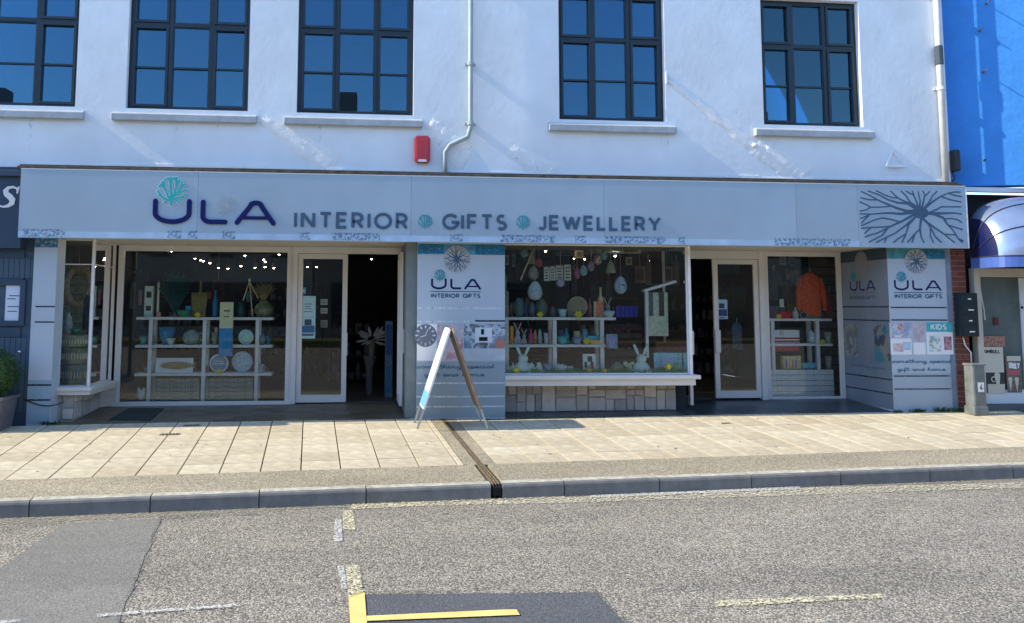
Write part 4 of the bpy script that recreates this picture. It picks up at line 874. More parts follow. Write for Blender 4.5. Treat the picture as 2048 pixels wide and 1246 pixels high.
# italic S on the navy fascia: thick and thin strokes with serifs
NP = Plane((0, -.10, 0), (1, 0, 0), (0, -1, 0)); x1 = at(37, 395, -.1).x; z0 = at(20, 414, -.1).z; z1 = at(20, 374, -.1).z; H = z1 - z0; Wd = .26
S_ = [(.92, .78), (.86, .93), (.66, 1.0), (.44, .95), (.34, .80), (.40, .65), (.58, .52), (.74, .36), (.74, .18), (.58, .05), (.36, 0), (.12, .06), (.02, .24)]
ws = [.02, .03, .035, .05, .075, .085, .095, .09, .075, .05, .03, .03, .02]
mb = MB(); ribbon(mb, NP, [(x1 - Wd + (a + (b - .5) * .12) * Wd, z0 + b * H) for a, b in S_], [q * .8 for q in ws], .001, .012)
ribbon(mb, NP, [(x1 - .015, z0 + .70 * H), (x1 + .002, z0 + H)], .022, .001, .013); ribbon(mb, NP, [(x1 - Wd - .008, z0), (x1 - Wd + .004, z0 + .30 * H)], .022, .001, .013)
build(mb, 'letter', M_card, NB)
# planter with clipped shrub
px = gr(-10, 862); PLN = thing('planter', (-5.08, -.28, gz(-5.1, -.3)), 'weathered grey square planter at the left edge of the pavement', 'planter')
zg = gz(-5.1, -.3); pm = mat('weathered_planter', (.13, .125, .14), .8, var=.25, scale=10, bump=.5)
mb = MB().hexa([(-5.36, -.50, zg), (-4.91, -.50, zg), (-4.91, -.06, zg), (-5.36, -.06, zg)], [(-5.40, -.54, zg + .37), (-4.87, -.54, zg + .37), (-4.87, -.02, zg + .37), (-5.40, -.02, zg + .37)]); build(mb, 'planter_body', pm, PLN, bevel=.01)
mb = MB().box(-5.42, -4.85, -.56, -.50, zg + .371, zg + .41).box(-5.42, -4.85, -.06, .0, zg + .371, zg + .41).box(-5.42, -5.36, -.50, -.06, zg + .371, zg + .41).box(-4.91, -4.85, -.50, -.06, zg + .371, zg + .41); build(mb, 'planter_rim', pm, PLN)
build(MB().box(-5.36, -4.91, -.50, -.06, zg + .34, zg + .385), 'soil', M_bed, PLN)
SH = thing('box_shrub', (-5.18, -.28, zg + .38), 'dense green box shrub clipped round in the planter', 'shrub')
M_leaf = mat('shrub_leaf', (.04, .095, .02), .5, var=.45, scale=12, spec=.4)
mb = MB(); rn = random.Random(2)
for k in range(9000):
    t = rn.uniform(0, 2 * PI); z = rn.uniform(-1, 1); rr = (1 - rn.random() ** 2.5 * .5); q = math.sqrt(1 - z * z)
    bump_ = 1 + .10 * math.sin(5 * t + 3 * z) + .06 * math.sin(11 * t)
    c = Vector((-5.09 + .30 * rr * bump_ * q * math.cos(t), -.28 + .27 * rr * bump_ * q * math.sin(t), zg + .69 + .30 * rr * bump_ * z))
    d = Vector((rn.uniform(-1, 1), rn.uniform(-1, 1), rn.uniform(-.4, 1))).normalized(); e = d.cross(Vector((rn.uniform(-1, 1), rn.uniform(-1, 1), rn.uniform(-1, 1)))).normalized(); L_ = rn.uniform(.014, .026)
    mb.quad(c, c + d * L_ * .5 + e * L_ * .35, c + d * L_, c + d * L_ * .5 - e * L_ * .35)
mb.ell((-5.09, -.28, zg + .69), (.25, .22, .25)); build(mb, 'foliage', M_leaf, SH, kind='stuff'); build(MB().tube([(-5.17, -.28, zg + .37), (-5.17, -.28, zg + .7)], [.02, .012], 6), 'stem', M_rust, SH)
# cable swag on the left pillar
mb = MB().tube([(-4.80 + .5 * t, -.012 - .0 * t, at(70, 798, 0).z - .10 * math.sin(PI * (t * .8)) ** 1 + .02 * t) for t in [k / 10 for k in range(11)]], .007, 6)
build(mb, 'loose_cable', M_black, smooth=True, label='loose black cable sagging across the foot of the left grey pillar', cat='cable')
# ================================================================ RIGHT NEIGHBOUR
M_blue = mat('blue_render', (.05, .27, .72), .85, var=.06, scale=4, bump=1.0, bscale=9, stain=.06)
th = math.radians(19); ux = Vector((math.cos(th), -math.sin(th), 0)); nn_ = Vector((-math.sin(th), -math.cos(th), 0))
BB = thing('blue_building', (9.6, .2, .2), 'bright blue rendered building on the right with a shiny awning over its door', 'building')
BP = Plane((8.142, .20, 0), tuple(ux), tuple(nn_))
build(card(BP, 0, 7, 3.50, 8.0, -.3, 0), 'upper_wall', M_blue, BB)
M_brick = slabmat('red_brick', (.26, .075, .05), .4, bump=.5, bscale=80, hue=(1, .9, .85))
bw = build(MB().box(8.08, 8.30, .02, .3, .1, 3.38), 'brick_pier', M_mort, BB)
z = .215; k = 0
while z < 2.56:
    xs_ = [8.08, 8.30] if k % 2 else [8.08, 8.185, 8.30]
    for a, b in zip(xs_[:-1], xs_[1:]): build(MB().box(a + .004, b - .004, .008, .025, z, z + .063), 'brick', M_brick, bw)
    z += .075; k += 1
DP = Plane((8.30, .10, 0), (1, 0, 0), (0, -1, 0)); M_cream = mat('cream_door_paint', (.60, .54, .46), .5, var=.06); M_wht = mat('white_gloss', (.68, .71, .76), .35, var=.04)
build(MB().box(8.31, 12, -.05, .05, 3.40, 3.465), 'lead_board', M_wht, BB)
M_drk = mat('grey_door_panel', (.10, .13, .13), .35, var=.25, scale=3)
Yd = .1
def rb(name, u0, v0, u1, v1, y0, y1, m, par=None, **kw):
    x0, x1, z0, z1 = rect(u0, v0, u1, v1, y0); return build(MB().box(x0, x1, y0, y1, z0, z1), name, m, BB if par is None else par, **kw)
x0, x1, z0, z1 = rect(1950, 537, 2052, 815, Yd)
z0 = gz(8.5, 0) + .09; XD = x1
build(MB().box(8.31, 12, .25, .35, .1, 3.4), 'shop_back_wall', M_in, BB)
build(MB().box(x0, x0 + .09, .04, .16, z0, z1).box(x0 + .09, 12, .04, .16, z1 - .13, z1), 'door_frame', M_cream, BB, bevel=.004)
dl = thing('neighbour_door', (8.9, .1, z0), 'white framed door with a dark grey panel and posters under the blue awning', 'door')
xa_, xb_ = x0 + .092, at(2043, 690, Yd).x
build(MB().box(xb_, xb_ + .3, .06, .12, z0, z1 - .14), 'wide_stile', M_wht, dl, bevel=.004); build(MB().box(xa_, xb_, .06, .12, z0, z0 + .2), 'bottom_rail', M_wht, dl, bevel=.004)
build(MB().box(xa_, xb_, .09, .11, z0 + .2, z1 - .14), 'door_panel', M_drk, dl)
build(MB().box(8.31, 12, -.02, .3, gz(8.5, 0) - .05, z0 - .003), 'door_step', mat('step_concrete', (.12, .12, .13), .8), BB)
p = at(2044, 615, .05); build(MB().ell((p.x, .05, p.z), (.02, .012, .02)), 'door_bolt', M_black, dl)
rb('bell_push', 1988, 635, 1997, 650, .07, .089, mat('dark_red', (.12, .01, .015), .5), dl); rb('yellow_sticker', 1959, 646, 1966, 656, .07, .089, mat('sticker_yellow', (.6, .45, .08), .5), dl)
build(MB().tube([at(1957, 556, .05), at(1962, 590, .05), at(1968, 620, .05), at(1970, 640, .05)], .01, 6), 'door_closer', M_pipe2, dl)
M_cr = mat('poster_cream', (.58, .55, .45), .5, var=.04); M_dk = mat('poster_black', (.03, .035, .04), .5)
ps = thing('coffee_poster', at(1990, 788, .05), 'cream and black coffee poster with a cup leaning in the door', 'poster')
rb('poster_sheet', 1962, 694, 2009, 786, .05, .058, M_dk, ps); rb('poster_top', 1963, 694, 2007, 745, .047, .0495, M_cr, ps); rb('poster_foot', 1976, 768, 2010, 786, .047, .0495, M_cr, ps)
PPl = Plane((0, .047, 0), (1, 0, 0), (0, -1, 0))
flat_text('poster_lettering', PPl, 'KIMBULL', at(1967, 703, .047).x, at(2000, 703, .047).x, at(1984, 707, .047).z, at(1984, 699, .047).z, .013, .001, M_dk, ps)
c = at(1993, 757, .047); mb = MB(); ribbon(mb, PPl, arc(c.x - .05, c.z - .01, .03, .035, 60, 300, 8), .014, .004, .006); ribbon(mb, PPl, [(c.x - .08, c.z - .09), (c.x + .09, c.z - .09)], .022, .004, .0065)
ribbon(mb, PPl, [(c.x + .01, c.z + .05), (c.x + .015, c.z - .06)], [.09, .06], .004, .0062); build(mb, 'poster_cup', M_cr, ps)
rb('poster_photo', 1968, 672, 2010, 693, .05, .058, mat('warm_photo', (.30, .16, .12), .5, var=.6, scale=25), ps)
ps2 = thing('ice_cream_poster', at(2026, 785, .05), 'narrow poster with bold heading and cones beside the coffee poster', 'poster')
rb('poster_sheet', 2013, 712, 2042, 785, .05, .058, mat('brown_photo', (.16, .13, .10), .5, var=.6, scale=20), ps2)
rb('poster_heading', 2014, 712, 2041, 722, .046, .0495, M_cr, ps2); rb('poster_stripe', 2015, 740, 2040, 750, .046, .0495, mat('poster_red', (.45, .10, .14), .5), ps2)
flat_text('poster_lettering', PPl, 'TRULY', at(2016, 733, .047).x, at(2040, 733, .047).x, at(2028, 738, .047).z, at(2028, 725, .047).z, .022, .0, M_card, ps2)
mb = MB()
for u in (2021, 2034): p = at(u, 768, .047); mb.prism([(p.x - .03, p.z + .06), (p.x, p.z - .11), (p.x + .03, p.z + .06)], .044, .049); mb.ell((p.x, .046, p.z + .07), (.035, .004, .03))
build(mb, 'printed_cone', M_cr, ps2)
# mailboxes
x0, x1, z0, z1 = rect(1921, 586, 1957, 673, -.12); mbx = thing('mailbox_column', (x0, -.05, z0), 'column of four dark letterboxes on the brick pier', 'mailbox')
M_mb = mat('mailbox_black', (.008, .018, .024), .35, var=.1); build(MB().box(x0, x1, -.12, .005, z0, z1), 'mailbox_body', M_mb, mbx, bevel=.006)
for k in range(4):
    a = z0 + (z1 - z0) * k / 4; build(MB().box(x0 + .012, x1 - .012, -.128, -.121, a + .012, a + (z1 - z0) / 4 - .01), 'mailbox_door', M_mb, mbx, bevel=.003)
    build(MB().box(x0 + .12, x0 + (.17 if k % 2 else .2), -.131, -.1285, a + .06, a + .078), 'name_label', M_card, mbx)
build(MB().tube([at(1926, 674, -.01), at(1930, 690, -.01), at(1942, 705, -.01), at(1943, 730, -.01)], .011, 6), 'wall_cable', M_pipe2, smooth=True, label='pale cable looping down the brick pier below the letterboxes', cat='cable')
# utility post with the number 4
pb_ = gr(1957, 832); UP = thing('utility_post', (8.10, -.27, gz(8.1, -.27)), 'squat grey utility post marked 4 in front of the brick pier', 'post'); zq = gz(8.1, -.27)
x0, x1, z0, z1 = rect(1940, 729, 1974, 831, -.35); M_post = mat('post_grey', (.16, .18, .18), .55, var=.25, scale=8, stain=.2); xc = (x0 + x1) / 2; hw = (x1 - x0) / 2 - .03; xc += .015
build(MB().box(xc - hw, xc + hw, -.36, -.17, zq, z1), 'post_body', M_post, UP, bevel=.025); build(MB().box(xc - hw - .008, xc + hw + .008, -.368, -.162, z1 - .02, z1 + .012), 'post_cap', M_post, UP, bevel=.012); build(MB().box(xc - hw - .01, xc + hw + .01, -.37, -.16, zq, zq + .12), 'post_foot', M_post, UP, bevel=.012)
x0, x1, z0, z1 = rect(1956, 765, 1968, 784, -.36); PP = Plane((0, -.361, 0), (1, 0, 0), (0, -1, 0)); build(card(PP, x0, x1, z0, z1, .0, .002), 'number_plate', M_card, UP); flat_text('number', PP, '4', x0 + .02, x1 - .02, z0 + .02, z1 - .02, .012, .003, M_dk, UP)
# black lantern fitting and bracket on the corner
x0, x1, z0, z1 = rect(1901, 300, 1915, 342, -.05); fl = thing('corner_box', (x0, 0, z0), 'small black junction box on the blue wall beside the white drainpipe', 'junction box')
build(MB().box(x0 + .02, x1 + .02, -.1, .12, z0, z1), 'box_body', mat('black_plastic', (.015, .017, .02), .4), fl, bevel=.02); build(MB().tube([(x0 + .06, 0, z0), (x0 + .08, 0, z0 - .1), (x0 + .0, -.02, z0 - .2)], .012, 6), 'box_cable', M_black, fl)
for u, v, L_, lb in ((1958, 62, .16, 'upper added rod casting a shadow line on the blue wall'), (1966, 145, .2, 'middle added rod casting a shadow line on the blue wall'), (1968, 320, .1, 'small added hook casting a shadow low on the blue wall above the awning'), (1972, 8, .25, 'topmost added rod casting a shadow line on the blue wall')):
    r = ray(u, v); t = (Vector(BP.o) - CAM).dot(nn_) / r.dot(nn_); p = CAM + r * t; build(MB().tube([p, p + nn_ * L_], .008, 6).lathe(p.x, p.y, p.z - .015, [(.01, 0), (.02, .006), (.02, .024), (.01, .03)], 8), 'shadow_rod', M_rust, label=lb, cat='rod')  # rods added for the long shadow lines they cast on the wall
# dutch canopy awning
AW = thing('awning', (9.2, -.2, 2.4), 'shiny blue vinyl dutch awning with curved ribs at the right edge', 'awning')
M_vin = mat('silver_blue_vinyl', (.30, .37, .52), .25, .5, var=.25, scale=2.2, coat=.6, bump=.5, bscale=3); M_vin2 = mat('navy_vinyl', (.004, .008, .07), .35, 0, var=.1, coat=.3)
ax0 = at(1937, 460, -.05).x; zt_, zb2 = at(1985, 376, -.05).z, at(1990, 533, -.75).z
# hoops hinged at both ends fan out from the wall down to the hem
Rw = 1.5; cxw = ax0 + Rw; zh = zb2 + .16; N1, N2 = 28, 15
def dome(i, j, e=0):
    a = PI * i / N1; ph = PI / 2 * (1 - j / N2); c = math.cos(a); s_ = math.sin(a)
    x = cxw - (Rw + e) * math.copysign(abs(c) ** .62, c); r = max(0, s_) ** .42
    return Vector((x, -.06 - (.78 + e) * r * math.cos(ph), zh + (3.34 - zh + e) * r * math.sin(ph)))
def dome_part(name, i0, i1, m):
    mb = MB(); idx = {}
    for i in range(i0, i1 + 1):
        for j in range(N2 + 1): idx[i, j] = len(mb.v); mb.v.append(tuple(dome(i, j)))
    for i in range(i0, i1):
        for j in range(N2): mb.f.append((idx[i, j], idx[i, j + 1], idx[i + 1, j + 1], idx[i + 1, j]))
    build(mb, name, m, AW, smooth=True)
dome_part('side_panel', 0, 3, M_vin2); dome_part('canopy', 3, 25, M_vin); dome_part('side_panel', 25, 28, M_vin2)
mb = MB()
for i in range(N1):
    p, q = dome(i, N2), dome(i + 1, N2); dz = Vector((0, 0, -.16)); mb.quad(p, q, q + dz, p + dz)
build(mb, 'valance', mat('valance_blue', (.07, .13, .42), .3, .1, var=.1, coat=.5), AW)
for j in (0, 5, 10, 15): build(MB().tube([dome(i, j, .006) for i in range(0, N1 + 1)], .007, 6), 'rib', M_dk, AW, smooth=True)
# weeds at the foot of the right pillar
M_weed = mat('weed_green', (.04, .11, .025), .6, var=.4)
for u, v, r_, lb in ((1800, 826, .07, 'small weed at the left foot of the right grey pillar'), (1840, 826, .10, 'weed tuft at the middle of the right pillar foot'), (1897, 826, .14, 'largest weed tuft at the right corner of the right pillar'), (1930, 825, .12, 'weed growing in the gap between pillar and grey post'), (102, 848, .10, 'weed at the foot of the left pillar beside the stone plinth')):
    p = gr(u, v); p.y = -.03; p.z = gz(p.x, p.y); mb = MB()
    for k in range(60):
        a = rn.uniform(0, 2 * PI); L_ = r_ * rn.uniform(.3, 1); b = p + Vector((rn.uniform(-r_, r_), rn.uniform(-.03, .02), 0)); tt = b + Vector((math.cos(a) * L_ * .7, -abs(math.sin(a)) * L_ * .4, L_ * .6)); e = Vector((math.sin(a), -math.cos(a), 0)) * .012
        mb.quad(b, b.lerp(tt, .5) + e, tt, b.lerp(tt, .5) - e)
    build(mb, 'weed', M_weed, label=lb, cat='weed', group='weeds at the foot of the shopfront')
# ================================================================ ROOMS' CONTENTS
def cm(rgb, rough=.5, **kw):
    key = 'glaze_%02x%02x%02x_%d' % (*[int(c * 255) for c in rgb], int(rough * 10)); return mat(key, tuple(min(.82, x * 1.9) for x in lin(rgb)), rough=rough, var=.08 if min(rgb) > .55 else .28, scale=22, **kw)
PROF = {'vase': [(.45, 0), (.62, .04), (.95, .33), (1, .48), (.72, .78), (.36, .92), (.46, 1), (.36, .99), (.28, .9)],
 'bottle': [(.85, 0), (1, .04), (1, .5), (.9, .62), (.36, .76), (.32, .95), (.42, .96), (.42, 1), (.05, 1)],
 'bowl': [(.42, 0), (.46, .06), (.8, .42), (1, 1), (.94, .99), (.7, .42), (.05, .14)],
 'mug': [(.82, 0), (.92, .04), (1, 1), (.9, .99), (.84, .1), (.05, .08)], 'cup': [(.6, 0), (.7, .04), (1, 1), (.92, .99), (.6, .1), (.05, .08)],
 'candle': [(.95, 0), (1, .02), (1, .97), (.9, 1), (.1, .96), (.08, 1.06), (.01, 1.07)], 'tall': [(.5, 0), (.55, .02), (.5, .4), (.62, .7), (1, .97), (1, 1), (.85, .98), (.5, .7)],
 'bell': [(1, 0), (.98, .06), (.8, .35), (.5, .75), (.2, .97), (.08, 1)], 'round': [(.4, 0), (.8, .15), (1, .45), (.85, .78), (.4, .95), (.45, 1), (.3, .98)]}
def place(u0, u1, vt, Y, z):
    """base centre x, half width, height for a thing that stands at height z in plane Y and reaches up to photo row vt"""
    um = (u0 + u1) / 2; a = at(u0, (vt + 620) / 2, Y).x; b = at(u1, (vt + 620) / 2, Y).x; return (a + b) / 2, (b - a) / 2, at(um, vt, Y).z - z
def pot(kind, u0, u1, vt, Y, z, rgb, label, name=None, cat=None, rough=.35, handle=False, sy=1, group=None):
    x, r, h = place(u0, u1, vt, Y, z); name = name or kind; n = name
    o = build(MB().lathe(x, Y, z, [(q * r, t * h) for q, t in PROF[kind]], 18, 1, sy), n, cm(rgb, rough), smooth=True, label=label, cat=cat or n.replace('_', ' '), group=group)
    if handle:
        hd = build(MB().tube([(x + r * .9, Y, z + h * .8), (x + r * 1.4, Y, z + h * .7), (x + r * 1.4, Y, z + h * .35), (x + r * .85, Y, z + h * .25)], r * .14, 6), 'handle', cm(rgb, rough), o, smooth=True)
    return o
def slab_item(name, u0, u1, vt, Y, z, d, rgb, label, cat, lean=.06, parts=(), rough=.6, bev=.004, group=None):
    x, r, h = place(u0, u1, vt, Y, z); t = thing(name, (x, Y, z), label, cat, group)
    L = lean * h; B = [(x - r, Y, z), (x + r, Y, z), (x + r, Y + d, z), (x - r, Y + d, z)]; T = [(a, b + L, z + h) for a, b, _ in B]
    build(MB().hexa(B, T), 'body', cm(rgb, rough), t, bevel=bev)
    for k, (pn, fx0, fx1, fz0, fz1, c) in enumerate(parts):
        e = .003 + .001 * k
        q = [(x - r + 2 * r * fx, Y - e + L * fz, z + h * fz) for fx, fz in ((fx0, fz0), (fx1, fz0), (fx1, fz1), (fx0, fz1))]
        build(MB().hexa([Vector(p) for p in q], [Vector(p) + Vector((0, .0028, 0)) for p in q]), pn, cm(c, rough), t)
    return t
def flower(u, v, Y, rgb=(.93, .80, .10), r=.045, label='', z=None):
    p = at(u, v, Y); t = thing('daffodil', (p.x, p.y, p.z - r), label, 'flower', 'yellow flowers dotted round the displays'); mb = MB()
    for k in range(6):
        a = PI * k / 3; d = Vector((math.cos(a), -.15, math.sin(a))); e = Vector((-math.sin(a), 0, math.cos(a)))
        mb.quad(p, p + d * r * .6 + e * r * .34, p + d * r * 1.15, p + d * r * .6 - e * r * .34)
    build(mb, 'petal', cm(rgb, .6), t); build(MB().lathe(0, 0, 0, [(.3 * r, 0), (.32 * r, .4 * r), (.5 * r, .7 * r), (.4 * r, .68 * r)], 10), 'trumpet', cm((.9, .55, .05), .6), t, origin=(0, 0, 0)).rotation_euler = (PI / 2, 0, 0)
    c = [o for o in t.children if o.name.startswith('trumpet')][0]; c.location = p - WL[t.name]; return t
def bunny(u0, u1, vt, Y, z, rgb, label, group=None, thin=.55):
    x, r, h = place(u0, u1, vt, Y, z); t = thing('rabbit_ornament', (x, Y, z), label, 'rabbit ornament', group); m = cm(rgb, .6); b = min(r, h * .3)
    mb = MB().ell((x, Y, z + h * .22), (b, b * thin, h * .23), squash=.25).ell((x, Y - b * .1, z + h * .5), (b * .62, b * .5, h * .15)).ell((x - b * .7, Y - b * .3, z + h * .04), (b * .45, b * .45, h * .05)).ell((x + b * .7, Y - b * .3, z + h * .04), (b * .45, b * .45, h * .05)).ell((x + b * .95, Y + .01, z + h * .1), (b * .3, b * .3, h * .07))
    build(mb, 'body', m, t, smooth=True)
    for s in (-1, 1): build(MB().ell((x + s * b * .55, Y, z + h * .79), (b * .2, b * .12, h * .22), Matrix.Rotation(s * .42, 3, 'Y'), squash=-.2), 'ear', m, t, smooth=True)
    return t
def egg_hang(u, vt, vb, hw, Y, rgb, label, zt=2.56, spots=None, group='decorations hanging in the middle window'):
    a = at(u, vt, Y); b = at(u, vb, Y); c = (a + b) / 2; h = (a.z - b.z) / 2; r = hw / 146 * (Y + 11.8) / 11.8; t = thing('hanging_egg', (c.x, Y, b.z), label, 'hanging egg', group)
    build(MB().ell(c, (r, r * .7, h), squash=.22), 'egg', cm(rgb, .5), t, smooth=True); build(MB().tube([(a.x, Y, a.z - .005), (a.x, Y, zt)], .003, 5), 'string', cm((.6, .55, .45)), t)
    if spots:
        mb = MB(); rr = random.Random(int(u))
        for k in range(7): q = Vector((c.x + r * .6 * rr.uniform(-1, 1), 0, c.z + h * .6 * rr.uniform(-1, 1))); dx, dz = (q.x - c.x) / r, (q.z - c.z) / h; yy = Y - r * .7 * math.sqrt(max(.05, 1 - dx * dx - dz * dz)); mb.ell((q.x, yy, q.z), (.012, .004, .014), n=8, m=4)
        build(mb, 'painted_spot', cm(spots), t, kind='stuff')
    return t
def heart_hang(u, vt, vb, hw, Y, rgb, label):
    a = at(u, vt, Y); b = at(u, vb, Y); H = a.z - b.z; w_ = hw / 146 * 1.05; t = thing('hanging_bell', (a.x, Y, b.z), label, 'hanging decoration', 'decorations hanging in the middle window')
    build(MB().lathe(a.x, Y, b.z, [(q * w_, s * H) for q, s in PROF['bell']], 14, 1, .6), 'shell', cm(rgb, .6), t, smooth=True); build(MB().tube([(a.x, Y, a.z), (a.x, Y, 2.56)], .003, 5), 'string', cm((.6, .55, .45)), t); return t
def shelf_unit(label, Y, depth, us, vs, zb, shelf_u, post_w=.055, th=.04, base=None, rgb=(.82, .86, .86)):
    m = cm(rgb, .5); x0 = at(shelf_u[0], 640, Y).x; x1 = at(shelf_u[1], 640, Y).x; t = thing('shelf_unit', ((x0 + x1) / 2, Y, zb), label, 'shelf unit'); zz = []
    um = (shelf_u[0] + shelf_u[1]) / 2
    for v in vs: z = at(um, v, Y).z; zz.append(z)
    for z in zz: build(MB().box(x0, x1, Y, Y + depth, z - th, z), 'shelf', m, t, bevel=.004)
    for u in us:
        x = at(u, 690, Y).x; lo = [zb] + zz[::-1]; hi = [z - th for z in zz[::-1]]
        for y_ in (Y + .006, Y + depth - post_w - .004):
            mb = MB()
            for a, b in zip(lo[:len(hi)], hi): mb.box(x - post_w / 2, x + post_w / 2, y_, y_ + post_w, a, b)
            build(mb, 'post', m, t)
    return t, zz
def gtop(x, y): return .262 if x < .28 else .292
# ---------------- left window
YL1 = 1.62
SU1, zS = shelf_unit('white three tier shelf unit in the big left window', YL1, .34, (300, 408, 514), (634.5, 690, 746.5), .262, (272, 546))
z1, z2, z3 = zS; Y = YL1 + .12
slab_item('word_lantern', 289, 306, 572, Y, z1, .10, (.62, .70, .70), 'tall pale lantern box left on the top shelf', 'lantern', lean=0, parts=(('opening', .2, .8, .62, .82, (.05, .1, .1)), ('opening', .2, .8, .2, .4, (.08, .14, .15)), ('ledge', .25, .95, .36, .4, (.85, .9, .9))))
pot('candle', 314, 319, 564, Y + .05, z1 + .0, (.85, .88, .86), 'thin white taper candle beside the pale lantern', 'taper_candle', 'candle')
def bush(u0, u1, vt, Y, z, rgb, n, label, name, cat, seed, spread=1, thick=.006, zlow=0):
    x, r, h = place(u0, u1, vt, Y, z); rr = random.Random(seed); t = thing(name, (x, Y, z), label, cat); m = cm(rgb, .7)
    for k in range(n):
        a = rr.uniform(-1, 1); mb = MB(); b = Vector((x + a * .01, Y, z + zlow)); q = b + Vector((a * r * .45 * spread, rr.uniform(-.04, .04), (h - zlow) * .45)); e = b + Vector((a * r * .92, rr.uniform(-.06, .06), (h - zlow) * math.sqrt(max(.1, 1 - (a * .75) ** 2)) * rr.uniform(.75, 1)))
        mb.tube([b, q, e], [thick * 1.3, thick, thick * .5], 5)
        for j in range(7):
            f = rr.uniform(.25, .95); s = b.lerp(q, f * 2) if f < .5 else q.lerp(e, (f - .5) * 2); d = Vector((rr.uniform(-1, 1), rr.uniform(-.3, .3), rr.uniform(.2, 1))).normalized() * h * .16; mb.tube([s, s + d * .6, s + d], [thick * .8, thick * .6, thick * .4], 4)
        build(mb, 'branch', m, t)
    return t, x
t, x = bush(316, 386, 542, Y + .06, z1, (.06, .24, .25), 46, 'large dark teal coral fan ornament on the top shelf', 'coral_ornament', 'coral ornament', 4, 1.3, .007, .05)
build(MB().lathe(x, Y + .06, z1, [(.05, 0), (.055, .01), (.03, .04), (.02, .07)], 14), 'stand', cm((.45, .42, .5)), t, smooth=True)
cb = thing('cutting_board', (at(397, 630, Y).x, Y, z1), 'olive coloured paddle cutting board standing on the top shelf', 'cutting board'); a, b = at(381, 600, Y).x, at(414, 600, Y).x; zt = at(398, 585, Y).z
mb = MB().hexa([(a + .02, Y, z1), (b - .02, Y, z1), (b - .02, Y + .02, z1), (a + .02, Y + .02, z1)], [(a, Y + .06, zt), (b, Y + .06, zt), (b, Y + .08, zt), (a, Y + .08, zt)]); build(mb, 'board', cm((.38, .35, .19), .6), cb, bevel=.006)
xm = (a + b) / 2 - .0; ztt = at(401, 562, Y).z; build(MB().hexa([(xm - .012, Y + .062, zt), (xm + .032, Y + .062, zt), (xm + .032, Y + .078, zt), (xm - .012, Y + .078, zt)], [(xm - .004, Y + .07, ztt), (xm + .03, Y + .07, ztt), (xm + .03, Y + .084, ztt), (xm - .004, Y + .084, ztt)]), 'handle', cm((.38, .35, .20), .6), cb, bevel=.006)
build(MB().hexa([(a + .03, Y + .046, zt - .04), (b - .03, Y + .046, zt - .04), (b - .03, Y + .056, zt - .04), (a + .03, Y + .056, zt - .04)], [(a + .03, Y + .05, zt - .032), (b - .03, Y + .05, zt - .032), (b - .03, Y + .06, zt - .032), (a + .03, Y + .06, zt - .032)]), 'groove', cm((.3, .28, .12)), cb)
pot('bottle', 425, 437, 580, Y + .03, z1, (.12, .35, .50), 'blue glass bottle on the top shelf right of the cutting board', rough=.2)
pot('bowl', 352, 384, 620, Y - .04, z1, (.20, .42, .30), 'low green bowl in front of the coral ornament', rough=.3); slab_item('gift_box', 371, 381, 612, Y - .02, z1, .06, (.10, .55, .68), 'small turquoise box beside the cutting board', 'box', lean=0)
slab_item('tin', 313, 321, 624, Y - .04, z1, .05, (.72, .50, .45), 'tiny salmon tin next to the pale lantern', 'tin', lean=0)
slab_item('cream_blue_panel', 440, 467, 601, YL1 - .06, at(453, 712, YL1).z, .02, (.78, .72, .56), 'tall cream and blue striped panel in front of the shelves', 'banner', lean=0, parts=(('blue_half', 0, 1, 0, .50, (.02, .42, .60)), ('dark_top', 0, 1, .97, 1.0, (.05, .05, .05)), ('text_line', .3, .75, .80, .83, (.4, .38, .3)), ('text_line', .3, .7, .70, .72, (.4, .38, .3))), bev=0)  # flat panel, cream above and blue below
pot('round', 471, 492, 605, Y + .04, z1, (.05, .22, .24), 'dark green round jar beside the striped panel', 'jar')
t, x = bush(505, 550, 565, Y + .05, z1, (.44, .40, .28), 22, 'bunch of dry straw coloured reeds at the right of the top shelf', 'dried_grass', 'dried grass', 8, .6, .006, .2); pot('vase', 508, 548, 602, Y + .05, z1, (.36, .38, .28), 'squat olive vase holding the dry reeds', 'reed_vase', 'vase')
# figure lamp: small drawing-easel shaped ornament
eo = thing('easel_ornament', (at(502, 630, Y).x, Y, z1), 'small pale wooden easel ornament before the dry reeds', 'ornament'); p = at(499, 563, Y)
for q in ((486, 601), (516, 596), (505, 632)): e = at(q[0], q[1], Y + (.0 if q[0] < 520 else .1)); build(MB().bar(p, e, .014), 'leg', cm((.66, .60, .48)), eo)
build(MB().ell((p.x, p.y, p.z + .02), (.02, .02, .03)), 'knob', cm((.7, .68, .6)), eo, smooth=True)
pot('bowl', 318, 352, 655, Y, z2, (.08, .38, .52), 'deep blue bowl on the middle shelf', rough=.25); pot('round', 366, 402, 660, Y, z2, (.40, .46, .44), 'pale grey teapot shaped pot on the middle shelf', 'teapot', 'teapot', handle=True)
pot('cup', 279, 296, 672, Y, z2, (.20, .45, .45), 'teal cup at the left end of the middle shelf'); pot('cup', 424, 436, 665, Y, z2, (.45, .45, .42), 'small stoneware cup right of the centre post', 'small_cup', 'cup'); pot('candle', 430, 436, 655, Y + .08, z2, (.85, .55, .40), 'peach pillar candle behind the small stoneware cup', 'pillar_candle', 'candle')
